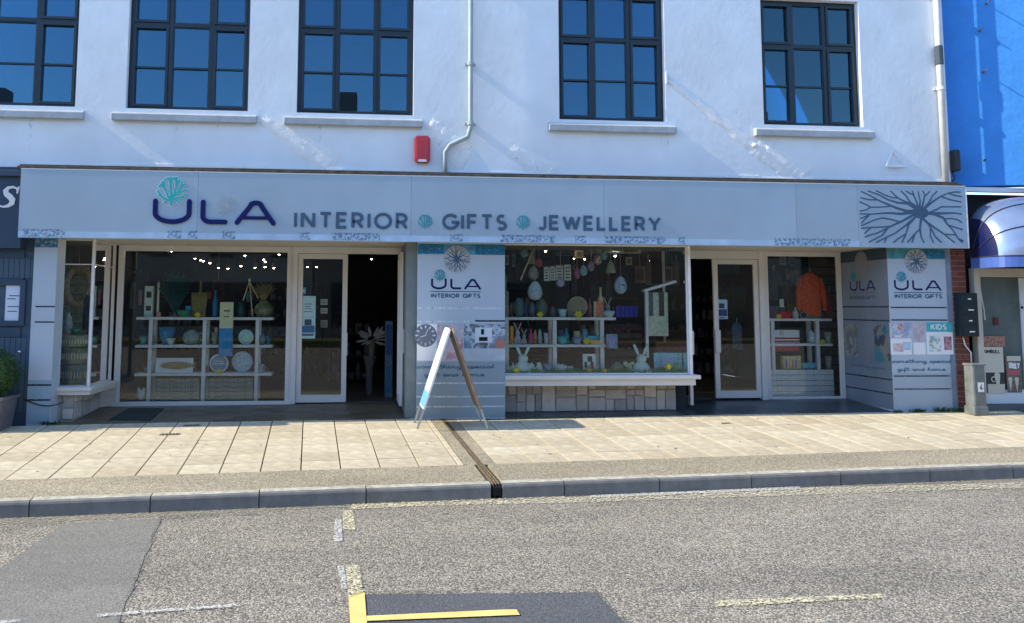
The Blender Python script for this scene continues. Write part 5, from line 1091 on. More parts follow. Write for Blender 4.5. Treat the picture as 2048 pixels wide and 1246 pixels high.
def round_plate(u, v, ru, Y, z, rgb, label, name='plate', rim=None):
    p = at(u, v, Y); r = ru / 146 * (Y + 11.8) / 11.8; t = thing(name, (p.x, Y, z), label, name.replace('_', ' ')); c = Vector((p.x, Y, z + r)); lean = Matrix.Rotation(.16, 3, 'X')
    def D(rr, d0, d1): n = 24; A = [c + lean @ Vector((rr * math.cos(2 * PI * k / n), d0, rr * math.sin(2 * PI * k / n))) for k in range(n)]; B = [c + lean @ Vector((rr * math.cos(2 * PI * k / n), d1, rr * math.sin(2 * PI * k / n))) for k in range(n)]; return MB().hexa(B, A)
    build(D(r, 0, .015), 'rim', cm(rim or rgb), t, smooth=False); build(D(r * .86, -.008, -.001), 'face', cm(rgb), t); return t
round_plate(492, 667, 14.5, Y, z2, (.50, .64, .62), 'pale green round plate on the middle shelf at the right', rim=(.62, .72, .7))
FP = slab_item('fish_picture', 313, 388, 716, Y - .04, z3, .02, (.70, .75, .74), 'white board with a wooden fish on the lower shelf', 'picture', lean=.12)
p = at(352, 731, Y - .06); mb = MB(); n = 16; pts = [(p.x + .24 * math.cos(2 * PI * k / n), p.z + .055 * math.sin(2 * PI * k / n)) for k in range(n)]; mb.prism(pts, Y - .055, Y - .035); mb.prism([(p.x + .20, p.z), (p.x + .30, p.z + .055), (p.x + .27, p.z), (p.x + .30, p.z - .055)], Y - .056, Y - .036); build(mb, 'wooden_fish', cm((.50, .42, .26), .7), FP)
round_plate(438, 724, 18, Y - .02, z3, (.36, .45, .52), 'round grey blue sign plate with writing on the lower shelf', 'round_sign', rim=(.75, .78, .78))
RPp = Plane((0, Y - .035, 0), (1, 0, 0), (0, -1, 0)); so_ = [o for o in bpy.data.objects if o.name == 'round_sign'][0]
for zz, hw in ((723, 10), (718, 12), (728, 12)): a = at(438 - hw, zz, Y).x; b = at(438 + hw, zz, Y).x; z = at(438, zz, Y).z; build(card(RPp, a, b, z, z + .012, .002, .004), 'writing_line', cm((.75, .8, .82)), so_)
round_plate(484, 742, 20, Y + .1, z3, (.55, .62, .66), 'shallow pale dish lying at the right of the lower shelf', 'dish')
for (u, v, lb) in ((395, 630, 'yellow daffodil by the foot of the cutting board'), (438, 743, 'yellow daffodil in front of the round sign plate')): flower(u, v, YL1 - .03, label=lb)
def crate(u0, u1, v0, Y, z, label, rgb=(.47, .46, .42)):
    x, r, h = place(u0, u1, v0, Y, z); t = thing('slatted_crate', (x, Y, z), label, 'crate'); n = 5
    for k in range(n): build(MB().box(x - r, x + r, Y, Y + .02, z + h * k / n + .004, z + h * (k + 1) / n - .004), 'slat', cm(rgb, .8), t)
    for f in (-.97, -.35, .35, .97): build(MB().box(x + r * f - .02, x + r * f + .02, Y - .012, Y - .001, z, z + h), 'upright', cm(rgb, .8), t)
    build(MB().box(x - r, x + r, Y + .24, Y + .26, z, z + h).box(x - r, x - r + .015, Y + .021, Y + .239, z, z + h).box(x + r - .015, x + r, Y + .021, Y + .239, z, z + h), 'crate_side', cm(rgb, .8), t)
crate(310, 400, 756, Y - .03, .262, 'whitewashed slatted crate on the floor under the fish picture'); crate(416, 506, 756, Y - .03, .262, 'whitewashed slatted crate on the floor right of the centre post')
sp = thing('rabbit_ears_ornament', (at(285, 790, Y).x, Y, .262), 'small white leaf shaped ornament on the floor left of the shelf unit', 'ornament')
for u in (279, 286): p = at(u, 788, Y); build(MB().ell((p.x, Y, .262 + .10), (.035, .03, .10), Matrix.Rotation((u - 283) * .04, 3, 'Y')), 'leaf', cm((.62, .68, .68)), sp, smooth=True)
slab_item('standing_mirror', 250, 290, 545, 2.6, .262, .05, (.16, .17, .18), 'tall dark framed panel behind the left end of the shelves', 'panel', parts=(('pale_inset', .2, .45, .70, .92, (.35, .4, .38)),))
# ---------------- bay window
Yb = .75; z0b = .575
slab_item('bay_backboard', 112, 176, 532, 1.30, z0b, .03, (.42, .44, .40), 'whitewashed boarded panel at the back of the narrow bay window', 'panel', lean=0, parts=tuple(('board_joint', 0, 1, k / 12, k / 12 + .004, (.2, .22, .2)) for k in range(1, 12)), bev=0)
rw = thing('round_wreath', (at(154, 620, 1.1).x, 1.1, at(154, 612, 1.1).z), 'large oval driftwood wreath hanging in the bay window', 'wreath'); c = at(156, 571, 1.1)
build(MB().tube([(c.x + .17 * math.cos(2 * PI * k / 24), 1.1, c.z + .26 * math.sin(2 * PI * k / 24)) for k in range(25)], .055, 8), 'wreath_ring', cm((.46, .42, .32), .9), rw, smooth=True)
build(MB().tube([(c.x, 1.1, c.z + .3), (c.x, 1.1, 2.55)], .004, 5), 'string', cm((.4, .38, .3)), rw)
for (va, vb, rgb, rgb2, lb) in ((670, 694, (.42, .44, .38), (.60, .62, .56), 'cream patterned basket, topmost of the stack in the bay window'), (695, 727, (.34, .36, .33), (.55, .55, .52), 'grey patterned basket, second of the stack in the bay window'), (728, 762, (.10, .26, .27), (.5, .5, .42), 'dark teal patterned basket at the bottom of the stack in the bay window')):
    zb3 = at(150, vb, Yb).z if vb < 760 else z0b + .03; x, r, h = place(122, 180, va, Yb, zb3); r = min(r, .17); t = thing('woven_basket', (x, Yb, zb3), lb, 'basket', 'baskets stacked in the bay window')
    build(MB().lathe(x, Yb, zb3, [(.8 * r, 0), (r, .1 * h), (r * .98, .9 * h), (r * 1.04, h), (r * .9, h * .98), (r * .8, h * .3)], 20), 'basket_body', cm(rgb, .85), t, smooth=True)
    mb = MB()
    for k in range(14): a = PI + PI * (k + .5) / 14; mb.bar((x + r * 1.01 * math.cos(a), Yb + r * 1.01 * math.sin(a), zb3 + h * .3), (x + r * 1.01 * math.cos(a), Yb + r * 1.01 * math.sin(a), zb3 + h * .65), .009)
    build(mb, 'woven_pattern', cm(rgb2, .85), t, kind='stuff')
pot('vase', 128, 146, 625, Yb + .2, at(140, 668, Yb).z + .0, (.45, .50, .50), 'pale grey vase on top of the stacked baskets'); pot('bowl', 142, 164, 657, Yb - .02, at(150, 668, Yb).z, (.06, .36, .30), 'small green striped bowl on top of the stacked baskets', rough=.3)
def garment(u0, u1, vt, vb, Y, rgb, label, name='jacket', cat='jacket', hem=None, sleeves=True, group=None):
    a = at((u0 + u1) / 2, vt, Y); zb3 = at((u0 + u1) / 2, vb, Y).z; H = a.z - zb3; hw = (at(u1, vt, Y).x - at(u0, vt, Y).x) / 2; t = thing(name, (a.x, Y, zb3), label, cat, group); m = cm(rgb, .9, bump=.4, bscale=30)
    lv = [(0, .72, .55), (.3, .70, .5), (.6, .74, .5), (.82, .78, .45), (.92, .62, .38), (.97, .32, .3), (1, .26, .28)]; mb = MB(); n = 20; rr = random.Random(int(u0))
    for f, wx, wy in lv:
        for k in range(n): an = 2 * PI * k / n; wr = 1 + .05 * math.sin(an * 4 + f * 5); mb.v.append((a.x + hw * wx * math.cos(an) * wr, Y + hw * wy * .5 * math.sin(an) * wr, zb3 + H * f))
    for i in range(len(lv) - 1):
        for k in range(n): p = i * n + k; q = i * n + (k + 1) % n; mb.f.append((p, q, q + n, p + n))
    mb.f.append(tuple(reversed(range(n)))); build(mb, 'torso', m, t, smooth=True)
    if sleeves:
        for s in (-1, 1): build(MB().tube([(a.x + s * hw * .66, Y, zb3 + H * .86), (a.x + s * hw * .86, Y - .02, zb3 + H * .55), (a.x + s * hw * .9, Y - .04, zb3 + H * .12)], [hw * .2, hw * .17, hw * .12], 10), 'sleeve', m, t, smooth=True)
    build(MB().tube([(a.x, Y, a.z), (a.x, Y, a.z + .05), (a.x + .02, Y, a.z + .08)], .005, 5), 'hanger', cm((.6, .6, .6), .3), t)
    if hem: build(MB().lathe(a.x, Y, zb3 - H * .1, [(hw * .6, 0), (hw * .66, H * .04), (hw * .66, H * .1)], 20, 1, .4), 'hem', cm(hem, .8), t, smooth=True)
    return t
garment(165, 185, 590, 660, .95, (.06, .14, .22), 'navy scarf like garment hanging behind the bay corner post', 'scarf', 'scarf', sleeves=False)
# ---------------- left doorway: vase with pale flowers
vx = at(742, 770, 2.3); zf = .262
tv = pot('tall', 727, 752, 712, 2.3, zf, (.26, .25, .25), 'tall grey floor vase standing just inside the left doorway', 'floor_vase', 'vase', rough=.7)
ft = thing('pale_protea_bunch', (vx.x, 2.3, at(742, 705, 2.3).z), 'bunch of big pale petalled flowers in the tall floor vase', 'flowers'); c = at(743, 680, 2.3); rr = random.Random(12)
for k in range(34):
    a = rr.uniform(0, 2 * PI); e = rr.uniform(-.35, 1); d = Vector((math.cos(a), math.sin(a) * .7 - .1, e)).normalized(); b = c + d * .07; L_ = rr.uniform(.12, .24)
    rot = d.to_track_quat('Z', 'Y').to_matrix(); build(MB().ell(b + d * L_ / 2, (.026, .012, L_ / 2), rot, n=8, m=6), 'petal', cm((.52, .50, .48), .7), ft, smooth=True)
build(MB().tube([(vx.x, 2.3, zf + .3), (c.x, 2.3, c.z)], [.02, .06], 8), 'stem', cm((.3, .3, .26)), ft)
slab_item('blue_display_stand', 771, 786, 642, 2.0, zf, .12, (.22, .32, .38), 'narrow blue grey stand at the right of the left doorway', 'stand', parts=(('picture', .1, .9, .55, .95, (.10, .2, .35)), ('picture', .1, .9, .05, .4, (.12, .3, .4))))
# notices in the left door and right door
def notice(u0, v0, u1, v1, Y, rgb, label, parts=(), name='door_notice'):
    x0, x1, z0, z1 = rect(u0, v0, u1, v1, Y); t = thing(name, ((x0 + x1) / 2, Y, z0), label, 'notice'); build(MB().box(x0, x1, Y, Y + .004, z0, z1), 'paper', cm(rgb), t)
    for k, (pn, a, b, c, d, col) in enumerate(parts): build(MB().box(x0 + (x1 - x0) * a, x0 + (x1 - x0) * b, Y - .002 - .0007 * k, Y - .0005, z0 + (z1 - z0) * c, z0 + (z1 - z0) * d), pn, cm(col), t)
    return t
notice(600, 592, 631, 677, YL + .01, (.62, .72, .70), 'long pale notice with a blue boat picture on the left glass door', (('text_line', .25, .75, .80, .82, (.35, .42, .45)), ('text_line', .3, .7, .74, .76, (.35, .42, .45)), ('text_line', .3, .75, .69, .71, (.4, .45, .48)), ('text_line', .25, .8, .62, .64, (.35, .42, .45)), ('text_line', .1, .9, .5, .505, (.3, .4, .42)), ('picture', .05, .95, .14, .30, (.12, .28, .42)), ('silhouette', .3, .75, .31, .45, (.12, .18, .24)), ('caption', .1, .9, .06, .11, (.18, .28, .36))))
notice(601, 575, 612, 588, YL + .01, (.30, .50, .55), 'small teal sticker high on the left glass door', (('mark', .2, .8, .3, .7, (.6, .7, .7)),))
notice(1431, 599, 1455, 638, YR + .01, (.56, .62, .72), 'blue and white boat notice on the right glass door', (('silhouette', .3, .75, .55, .8, (.08, .12, .2)), ('picture', .08, .95, .15, .5, (.10, .18, .38)), ('caption', .2, .8, .04, .09, (.15, .2, .35))))
for v0, v1, c, lb in ((598, 610, (.62, .66, .64), 'white card stuck in the left door, topmost of three'), (616, 627, (.72, .70, .66), 'cream card stuck in the left door, middle of three'), (640, 655, (.46, .48, .46), 'grey patterned card stuck in the left door, lowest of three')): notice(641, v0, 655, v1, 1.9, c, lb, (('line', .1, .9, .3, .4, (.2, .2, .2)), ('line', .1, .8, .6, .7, (.3, .3, .3))))
# ---------------- central window
zc = .748; Yc = .42
SU2, zS = shelf_unit('white two tier shelf unit in the middle window', Yc, .34, (1014, 1110, 1205), (634.5, 689), zc, (996, 1232))
c1, c2 = zS; Y = Yc + .13
for a in ((1003, 1018, 582, (.46, .44, .36), 'cream cloth tote at the far left of the middle window', 'tote_bag', 'bag'),): slab_item(a[5], a[0], a[1], a[2], Y, c1, .08, a[3], a[4], a[6], lean=.05)
pot('round', 1026, 1050, 596, Y, c1, (.26, .32, .32), 'grey patterned pot with a face on the left of the top shelf', 'patterned_pot', 'pot'); pot('vase', 1056, 1072, 604, Y, c1, (.24, .25, .32), 'dark mauve vase under the hanging eggs'); pot('round', 1070, 1096, 598, Y + .04, c1, (.24, .29, .26), 'mossy green round pot right of the mauve vase', 'mossy_pot', 'pot')
pot('cup', 1116, 1134, 618, Y, c1, (.52, .62, .60), 'pale cup with scalloped top on the shelf', 'scalloped_cup', 'cup')
round_plate(1155, 613, 21, Y + .05, c1, (.40, .38, .31), 'large round woven tray leaning on the top shelf', 'woven_tray', rim=(.46, .44, .36))
mb_ = [(1186, 1194), (1196, 1206)]
pot('bottle', 1195, 1207, 575, Y, c1, (.62, .55, .38), 'tall gold bottle on the top shelf', 'gold_bottle', 'bottle', rough=.2); pot('candle', 1187, 1193, 603, Y - .05, c1, (.72, .60, .52), 'short pink candle left of the gold bottle', 'pink_candle', 'candle'); slab_item('copper_bottle', 1192, 1208, 602, Y - .08, c1, .05, (.62, .36, .26), 'copper coloured gift box in front of the gold bottle', 'box', lean=0)
bunny(1207, 1223, 593, Y, c1, (.40, .44, .46), 'grey hare ornament at the right end of the top shelf'); pot('bowl', 1204, 1230, 622, Y - .09, c1, (.58, .64, .66), 'silver dish at the right end of the top shelf', 'silver_dish', 'dish', rough=.2)
Y2 = Y
for kind, u0, u1, vt, rgb, lb, nm in (('candle', 1019, 1027, 652, (.68, .46, .12), 'orange and green tall carrot shaped candle on the middle shelf', 'carrot_candle'), ('bottle', 1057, 1066, 658, (.60, .12, .32), 'magenta pointed ornament on the middle shelf', 'pointed_ornament'), ('vase', 1075, 1084, 658, (.45, .52, .52), 'slim pale figure vase on the middle shelf', 'slim_vase'), ('cup', 1087, 1097, 666, (.62, .58, .62), 'small whitish cup with pink rim on the middle shelf', 'pink_rim_cup'),
  ('bottle', 1127, 1138, 657, (.05, .42, .48), 'teal bottle in the middle compartment', 'teal_bottle'), ('bowl', 1114, 1136, 672, (.25, .52, .54), 'turquoise stacked bowls in front of the teal bottle', 'turquoise_bowl'), ('mug', 1147, 1159, 662, (.62, .60, .50), 'cream mug in the middle compartment', 'cream_mug'), ('mug', 1164, 1174, 658, (.35, .52, .58), 'blue grey mug right of the cream mug', 'blue_mug'), ('bowl', 1143, 1164, 674, (.40, .46, .55), 'blue and white patterned bowl below the cream mug', 'patterned_bowl')):
    pot(kind, u0, u1, vt, Y2 + (.06 if kind == 'mug' else 0) - (.06 if kind == 'bowl' else 0), c2, rgb, lb, nm, nm.split('_')[-1], handle=(kind == 'mug'))
bunny(1028, 1042, 644, Y2, c2, (.55, .52, .56), 'pink and grey rabbit ornament on the middle shelf'); bunny(1043, 1053, 657, Y2 - .05, c2, (.48, .50, .52), 'smaller grey rabbit ornament beside the pink and grey one')
slab_item('soap_box', 1176, 1198, 672, Y2 - .03, c2, .08, (.30, .60, .68), 'light blue box in the middle compartment', 'box', lean=0); slab_item('stacked_book', 1180, 1201, 680, Y2 - .12, c2, .09, (.66, .54, .30), 'tan box lying in front of the light blue box', 'box', lean=0)
slab_item('picture_book', 1213, 1235, 668, .30, c2 - .05, .03, (.42, .48, .56), 'grey blue picture book card right of the shelves', 'book', parts=(('figure', .25, .75, .2, .75, (.5, .48, .66)), ('figure_spot', .35, .5, .12, .2, (.8, .85, .85))))
slab_item('floral_card', 1166, 1192, 708, .32, zc, .02, (.66, .74, .72), 'white card with flowers standing on the window sill', 'card', lean=.1, parts=(('leaf', .35, .7, .6, .88, (.05, .2, .16)), ('flower_print', .55, .8, .25, .6, (.45, .08, .16)), ('leaf', .1, .3, .3, .6, (.1, .18, .22)), ('flower_print', .3, .5, .2, .42, (.5, .45, .36))))
bunny(1029, 1062, 687, .30, zc, (.60, .72, .82), 'large white rabbit ornament with tall ears at the left of the window sill'); bunny(1264, 1298, 687, .30, zc, (.62, .80, .82), 'large white rabbit ornament with tall ears at the right of the window sill')
for u, v, r_, lb, s in ((1012, 735, .055, 'white leafy ornament at the left end of the sill', 1), (1026, 728, .06, 'spiky white leaf cluster left of the big left rabbit', 2), (1058, 735, .05, 'white leaf cluster right of the big left rabbit', 3)):
    p = at(u, 748, .28); t = thing('leaf_ornament', (p.x, .28, zc), lb, 'ornament')
    rr = random.Random(s)
    for k in range(9): a = -1 + 2 * k / 8; d = Vector((a * .8, rr.uniform(-.3, .1), 1)).normalized(); L_ = rr.uniform(.10, .20); build(MB().ell(Vector((p.x + a * .03, .28, zc)) + d * L_ / 2, (.014, .008, L_ / 2), d.to_track_quat('Z', 'Y').to_matrix(), n=8, m=6), 'leaf', cm((.55, .66, .70)), t, smooth=True)
def blossoms(u0, u1, v, Y, z, rgb, n, label, seed, r=.032):
    a, b = at(u0, v, Y).x, at(u1, v, Y).x; rr = random.Random(seed); t = thing('blossom_cluster', ((a + b) / 2, Y, z), label, 'flowers')
    for k in range(n):
        c = Vector((rr.uniform(a, b), Y + rr.uniform(-.04, .05), z + rr.uniform(.02, max(.03, at(u0, v, Y).z - z)))); mb = MB()
        for j in range(5): an = 2 * PI * j / 5; d = Vector((math.cos(an), -.2, math.sin(an))); e = Vector((-math.sin(an), 0, math.cos(an))); mb.quad(c, c + d * r * .7 + e * r * .45, c + d * r * 1.3, c + d * r * .7 - e * r * .45)
        mb.ell(c + Vector((0, -.006, 0)), (r * .3, r * .2, r * .3), n=6, m=4); build(mb, 'blossom', cm(rgb, .6), t)
blossoms(1060, 1084, 728, .30, zc, (.66, .74, .68), 16, 'cluster of white blossoms right of the big left rabbit', 1); blossoms(1116, 1132, 728, .30, zc, (.62, .72, .70), 12, 'cluster of white blossoms in the middle of the sill', 2)
blossoms(1172, 1192, 740, .26, zc, (.80, .55, .30), 9, 'cluster of orange blossoms in front of the floral card', 3); blossoms(1250, 1268, 726, .32, zc, (.60, .66, .52), 10, 'cluster of cream blossoms left of the big right rabbit', 5); blossoms(1322, 1345, 716, .28, zc, (.50, .55, .72), 10, 'cluster of lilac blossoms at the right end of the sill', 6)
blossoms(1345, 1362, 728, .28, zc, (.40, .52, .40), 10, 'green blossoms at the right end of the sill next to the corner post', 7)
rr = random.Random(9); mb = MB(); a, b = at(1003, 745, .25).x, at(1372, 745, .25).x
for k in range(5000):
    x = rr.uniform(a, b); y = rr.uniform(.21, .36); h_ = rr.uniform(.03, .10); dx = rr.uniform(-.03, .03); mb.quad((x, y, zc), (x + .006, y, zc), (x + dx, y + rr.uniform(-.02, .02), zc + h_))
build(mb, 'easter_grass', mat('grass_green', (.14, .30, .09), .7, var=.5, scale=14), label='strip of green decorative grass along the middle window sill', cat='grass', kind='stuff')
for (u, v, Y_, r, lb) in ((1080, 629, .38, .045, 'yellow daffodil on the top shelf at the left of the middle window'), (1157, 629, .36, .055, 'yellow daffodil in front of the round woven tray'), (1173, 682, .36, .05, 'orange and yellow daffodil at the shelf in the middle compartment'), (1033, 740, .22, .05, 'yellow daffodil by the big left rabbit on the sill'), (1208, 742, .22, .04, 'yellow daffodil on the sill under the picture book'), (1336, 733, .22, .055, 'yellow daffodil at the right end of the sill')): flower(u, v, Y_, r=r, label=lb)
# hanging things
egg_hang(1067, 532, 560, 11, .5, (.42, .41, .35), 'small cream hanging egg above the big patterned one'); egg_hang(1070, 562, 601, 15, .45, (.58, .62, .62), 'large pale egg with blue pattern hanging over the top shelf', spots=(.30, .45, .62)); egg_hang(1241, 552, 588, 13, .40, (.52, .58, .62), 'large speckled pale blue hanging egg right of the shelves', spots=(.2, .25, .3))
egg_hang(1154, 535, 558, 7, .6, (.50, .28, .36), 'dark pink hanging egg in the middle'); egg_hang(1167, 530, 552, 8, .55, (.42, .56, .56), 'mint round hanging bauble right of the dark pink egg'); egg_hang(1182, 522, 543, 7, .5, (.46, .44, .50), 'mauve hanging egg between the mint and pink baubles'); egg_hang(1195, 509, 530, 9, .55, (.60, .40, .42), 'pink patterned hanging bauble near the ceiling', spots=(.75, .7, .7)); egg_hang(1207, 500, 520, 8, .6, (.40, .54, .50), 'green hanging bauble near the ceiling'); egg_hang(1049, 498, 515, 8, .6, (.36, .50, .46), 'green ring bauble at the top left'); egg_hang(1121, 556, 574, 9, .5, (.50, .47, .52), 'lilac egg hanging below the paper cards', spots=(.6, .55, .6))
egg_hang(1078, 516, 534, 7, .65, (.62, .25, .28), 'red hanging star bauble behind the stick'); egg_hang(1218, 486, 505, 8, .5, (.50, .46, .38), 'beige hanging bauble at the very top', zt=2.565)
heart_hang(1221, 520, 546, 11, .5, (.46, .44, .38), 'beige bell shaped decoration hanging from the rail'); heart_hang(1062, 504, 528, 8, .7, (.52, .44, .28), 'tan bell shaped decoration hanging at the top left')
p, q = at(1067, 499, .35), at(1041, 560, .35); st = thing('wooden_stick', q, 'thin pale stick hanging aslant at the top left of the middle window', 'stick'); build(MB().tube([p, q], .008, 6), 'stick_shaft', cm((.66, .60, .50)), st); build(MB().tube([p, (p.x, p.y, 2.56)], .003, 4), 'string', cm((.6, .55, .45)), st)
pc_ = thing('paper_card_row', at(1116, 562, .5), 'row of four white printed paper cards pegged on a line', 'card row')
for k, (u0, u1, v0, v1) in enumerate(((1088, 1099, 534, 562), (1100, 1111, 533, 561), (1112, 1126, 531, 560), (1128, 1142, 529, 561))):
    x0, x1, z0, z1 = rect(u0, v0, u1, v1, .5); cc = build(MB().box(x0, x1, .5, .504, z0, z1), 'card', cm((.60, .58, .53)), pc_)
    for j in range(4): build(MB().box(x0 + .015, x1 - .02, .497, .4995, z0 + (z1 - z0) * (.15 + .2 * j), z0 + (z1 - z0) * (.22 + .2 * j)), 'printed_mark', cm((.2, .19, .17)), cc)
a, b = at(1085, 533, .5), at(1145, 528, .5); build(MB().tube([(a.x, .502, a.z), (b.x, .502, b.z)], .004, 5), 'line', cm((.3, .3, .3)), pc_)
for u0, u1, vt, vb, Y_, rgb, lb in ((1030, 1052, 505, 575, 1.2, (.10, .12, .16), 'dark coat hanging at the left behind the middle window'), (1095, 1150, 498, 620, 1.6, (.07, .09, .14), 'navy coat hanging behind the paper cards'), (1160, 1205, 515, 600, 1.4, (.10, .13, .19), 'slate blue coat hanging behind the baubles'), (1225, 1268, 505, 580, 1.3, (.09, .11, .17), 'dark blue hooded coat hanging behind the speckled egg'), (1250, 1290, 500, 560, 1.8, (.20, .19, .18), 'brown grey coat hanging at the right behind the middle window')): garment(u0, u1, vt, vb, Y_, rgb, lb, 'coat', 'coat', group='coats hanging behind the middle window')
bl = thing('blue_book_row', at(1240, 635, .9), 'row of bright blue packets behind the hanging speckled egg', 'packets')
for k in range(5): x0, x1, z0, z1 = rect(1232 + 9 * k, 612, 1240 + 9 * k, 634, .9); build(MB().box(x0, x1, .9, 1.0, z0, z1), 'packet', cm((.08, .12, .50)), bl)
st = thing('crate_stack', at(1245, 700, 1.0), 'stack of dark trays behind the picture book', 'trays')
for k in range(5): x0, x1, z0, z1 = rect(1210, 650 + 17 * k, 1284, 660 + 17 * k, 1.0); build(MB().box(x0, x1, 1.0, 1.35, z0, z1), 'tray', cm(((.20, .10, .14), (.22, .19, .17), (.32, .16, .18), (.20, .18, .10), (.24, .18, .16))[k], .8), st)
bs_ = thing('tray_stack', at(1060, 700, 1.0), 'low dark brown drawers behind the shelf unit in the middle window', 'drawers')
for k in range(4): x0, x1, z0, z1 = rect(1020, 696 + 13 * k, 1200, 706 + 13 * k, 1.0); build(MB().box(x0, x1, 1.0, 1.3, z0, z1), 'drawer', cm(((.20, .10, .08), (.26, .16, .10), (.20, .17, .16), (.16, .20, .19))[k], .8), bs_)
# house-shaped cream display in the right of the window
hs = thing('display_house', at(1312, 700, .55), 'cream house shaped display stand with a slanting white roof in the middle window', 'display stand')
for u0, v0, u1, v1, nm, m_ in ((1292, 585, 1336, 672, 'panel', (.56, .57, .50)), (1289, 583, 1294, 715, 'post', (.72, .74, .72)), (1298, 585, 1306, 632, 'dark_print', (.20, .24, .28)), (1318, 584, 1328, 632, 'dark_print', (.10, .11, .12))):
    x0, x1, z0, z1 = rect(u0, v0, u1, v1, .5); e = {'panel': (.5, .53), 'post': (.44, .499), 'dark_print': (.492, .499)}[nm]; build(MB().box(x0, x1, e[0], e[1], z0, z1), nm, cm(m_), hs)
p, q = at(1286, 582, .47), at(1350, 563, .47); build(MB().bar((p.x, .47, p.z), (q.x, .47, q.z), .12, .035), 'roof', cm((.74, .76, .74)), hs)
slab_item('sea_picture', 1308, 1364, 706, .40, zc, .03, (.45, .62, .66), 'pale blue seaside picture at the right end of the sill', 'picture', lean=.12, parts=(('sand', .05, .95, .05, .3, (.5, .56, .48)), ('cloud', .3, .7, .6, .85, (.56, .60, .70))))
slab_item('brown_box', 1312, 1352, 684, .72, zc + .18, .12, (.42, .22, .19), 'brick red box above the seaside picture', 'box', lean=0, parts=(('cream_band', .0, 1, 0, .4, (.45, .42, .32)),)); slab_item('box_support', 1310, 1354, 704, .72, zc, .12, (.18, .20, .2), 'dark plinth under the brick red box', 'plinth', lean=0)

# ---------------- more stock, closer together
for kind, u0, u1, vt, zz, Yq, rgb, lb, nm in (
 ('mug', 296, 308, 668, z2, YL1 + .2, (.30, .42, .40), 'sea green mug behind the teal cup on the middle shelf', 'mug'), ('bowl', 333, 352, 676, z2, YL1 + .06, (.55, .62, .60), 'whitish bowl before the deep blue bowl', 'white_bowl'),
 ('bottle', 450, 458, 660, z2, YL1 + .2, (.14, .26, .34), 'slim dark bottle behind the striped panel', 'slim_bottle'), ('round', 519, 533, 668, z2, YL1 + .1, (.30, .36, .40), 'grey globe jar at the right end of the middle shelf', 'globe_jar'),
 ('cup', 533, 543, 672, z2, YL1 + .12, (.12, .30, .46), 'blue cup at the very right of the middle shelf', 'blue_cup'), ('vase', 412, 424, 598, z1, YL1 + .2, (.36, .20, .18), 'brown vase behind the blue glass bottle', 'brown_vase'), ('round', 396, 404, 668, z2, YL1 + .2, (.52, .50, .44), 'cream jar beside the grey teapot', 'cream_jar'),
 ('candle', 276, 283, 610, z1, YL1 + .1, (.46, .30, .34), 'dusty pink candle at the left end of the top shelf', 'dusty_candle'), ('vase', 490, 502, 604, z1, YL1 + .2, (.16, .30, .32), 'dark teal vase behind the easel ornament', 'teal_vase'),
 ('bowl', 288, 306, 734, z3, YL1 + .1, (.30, .38, .40), 'grey bowl at the left of the lower shelf', 'grey_bowl'), ('mug', 516, 530, 728, z3, YL1 + .1, (.48, .52, .54), 'grey mug at the right end of the lower shelf', 'grey_mug'), ('round', 410, 418, 730, z3, YL1 + .2, (.40, .30, .20), 'brown jar behind the centre post of the lower shelf', 'brown_jar'),
 ('vase', 1018, 1028, 606, c1, Yc + .2, (.42, .34, .26), 'tan vase behind the cloth tote', 'tan_vase'), ('bottle', 1048, 1056, 600, c1, Yc + .22, (.30, .36, .42), 'blue grey bottle behind the patterned pot', 'grey_bottle'), ('round', 1098, 1112, 612, c1, Yc + .15, (.20, .20, .26), 'dark round jar left of the scalloped cup', 'dark_jar'),
 ('vase', 1134, 1142, 606, c1, Yc + .24, (.30, .44, .40), 'green vase behind the woven tray', 'green_vase'), ('bottle', 1176, 1184, 598, c1, Yc + .2, (.48, .30, .30), 'rosy bottle right of the woven tray', 'rosy_bottle'), ('candle', 1097, 1103, 660, c2, Yc + .16, (.60, .56, .50), 'cream candle behind the pink rimmed cup', 'cream_candle'),
 ('mug', 1118, 1126, 660, c2, Yc + .22, (.40, .26, .44), 'purple mug behind the turquoise bowls', 'purple_mug'), ('vase', 1066, 1074, 660, c2, Yc + .2, (.52, .46, .30), 'mustard vase between the magenta and the pale ornaments', 'mustard_vase'), ('bottle', 1184, 1192, 652, c2, Yc + .2, (.25, .40, .30), 'green bottle behind the light blue box', 'green_bottle'), ('round', 1208, 1218, 672, c2, Yc + .1, (.52, .40, .34), 'terracotta jar at the right end of the middle shelf', 'terracotta_jar'),
 ('round', 1220, 1246, 724, zc, .34, (.40, .42, .36), 'round mossy nest like pot on the sill right of the shelves', 'nest_pot'), ('bowl', 1086, 1106, 728, zc, .34, (.42, .46, .60), 'lilac tilted bowl in the middle of the sill', 'lilac_bowl'), ('cup', 1134, 1146, 732, zc, .34, (.60, .66, .64), 'white cup among the grass before the centre post', 'white_cup')):
    pot(kind, u0, u1, vt, Yq, zz, rgb, lb, nm, nm.split('_')[-1], handle=(kind == 'mug'))
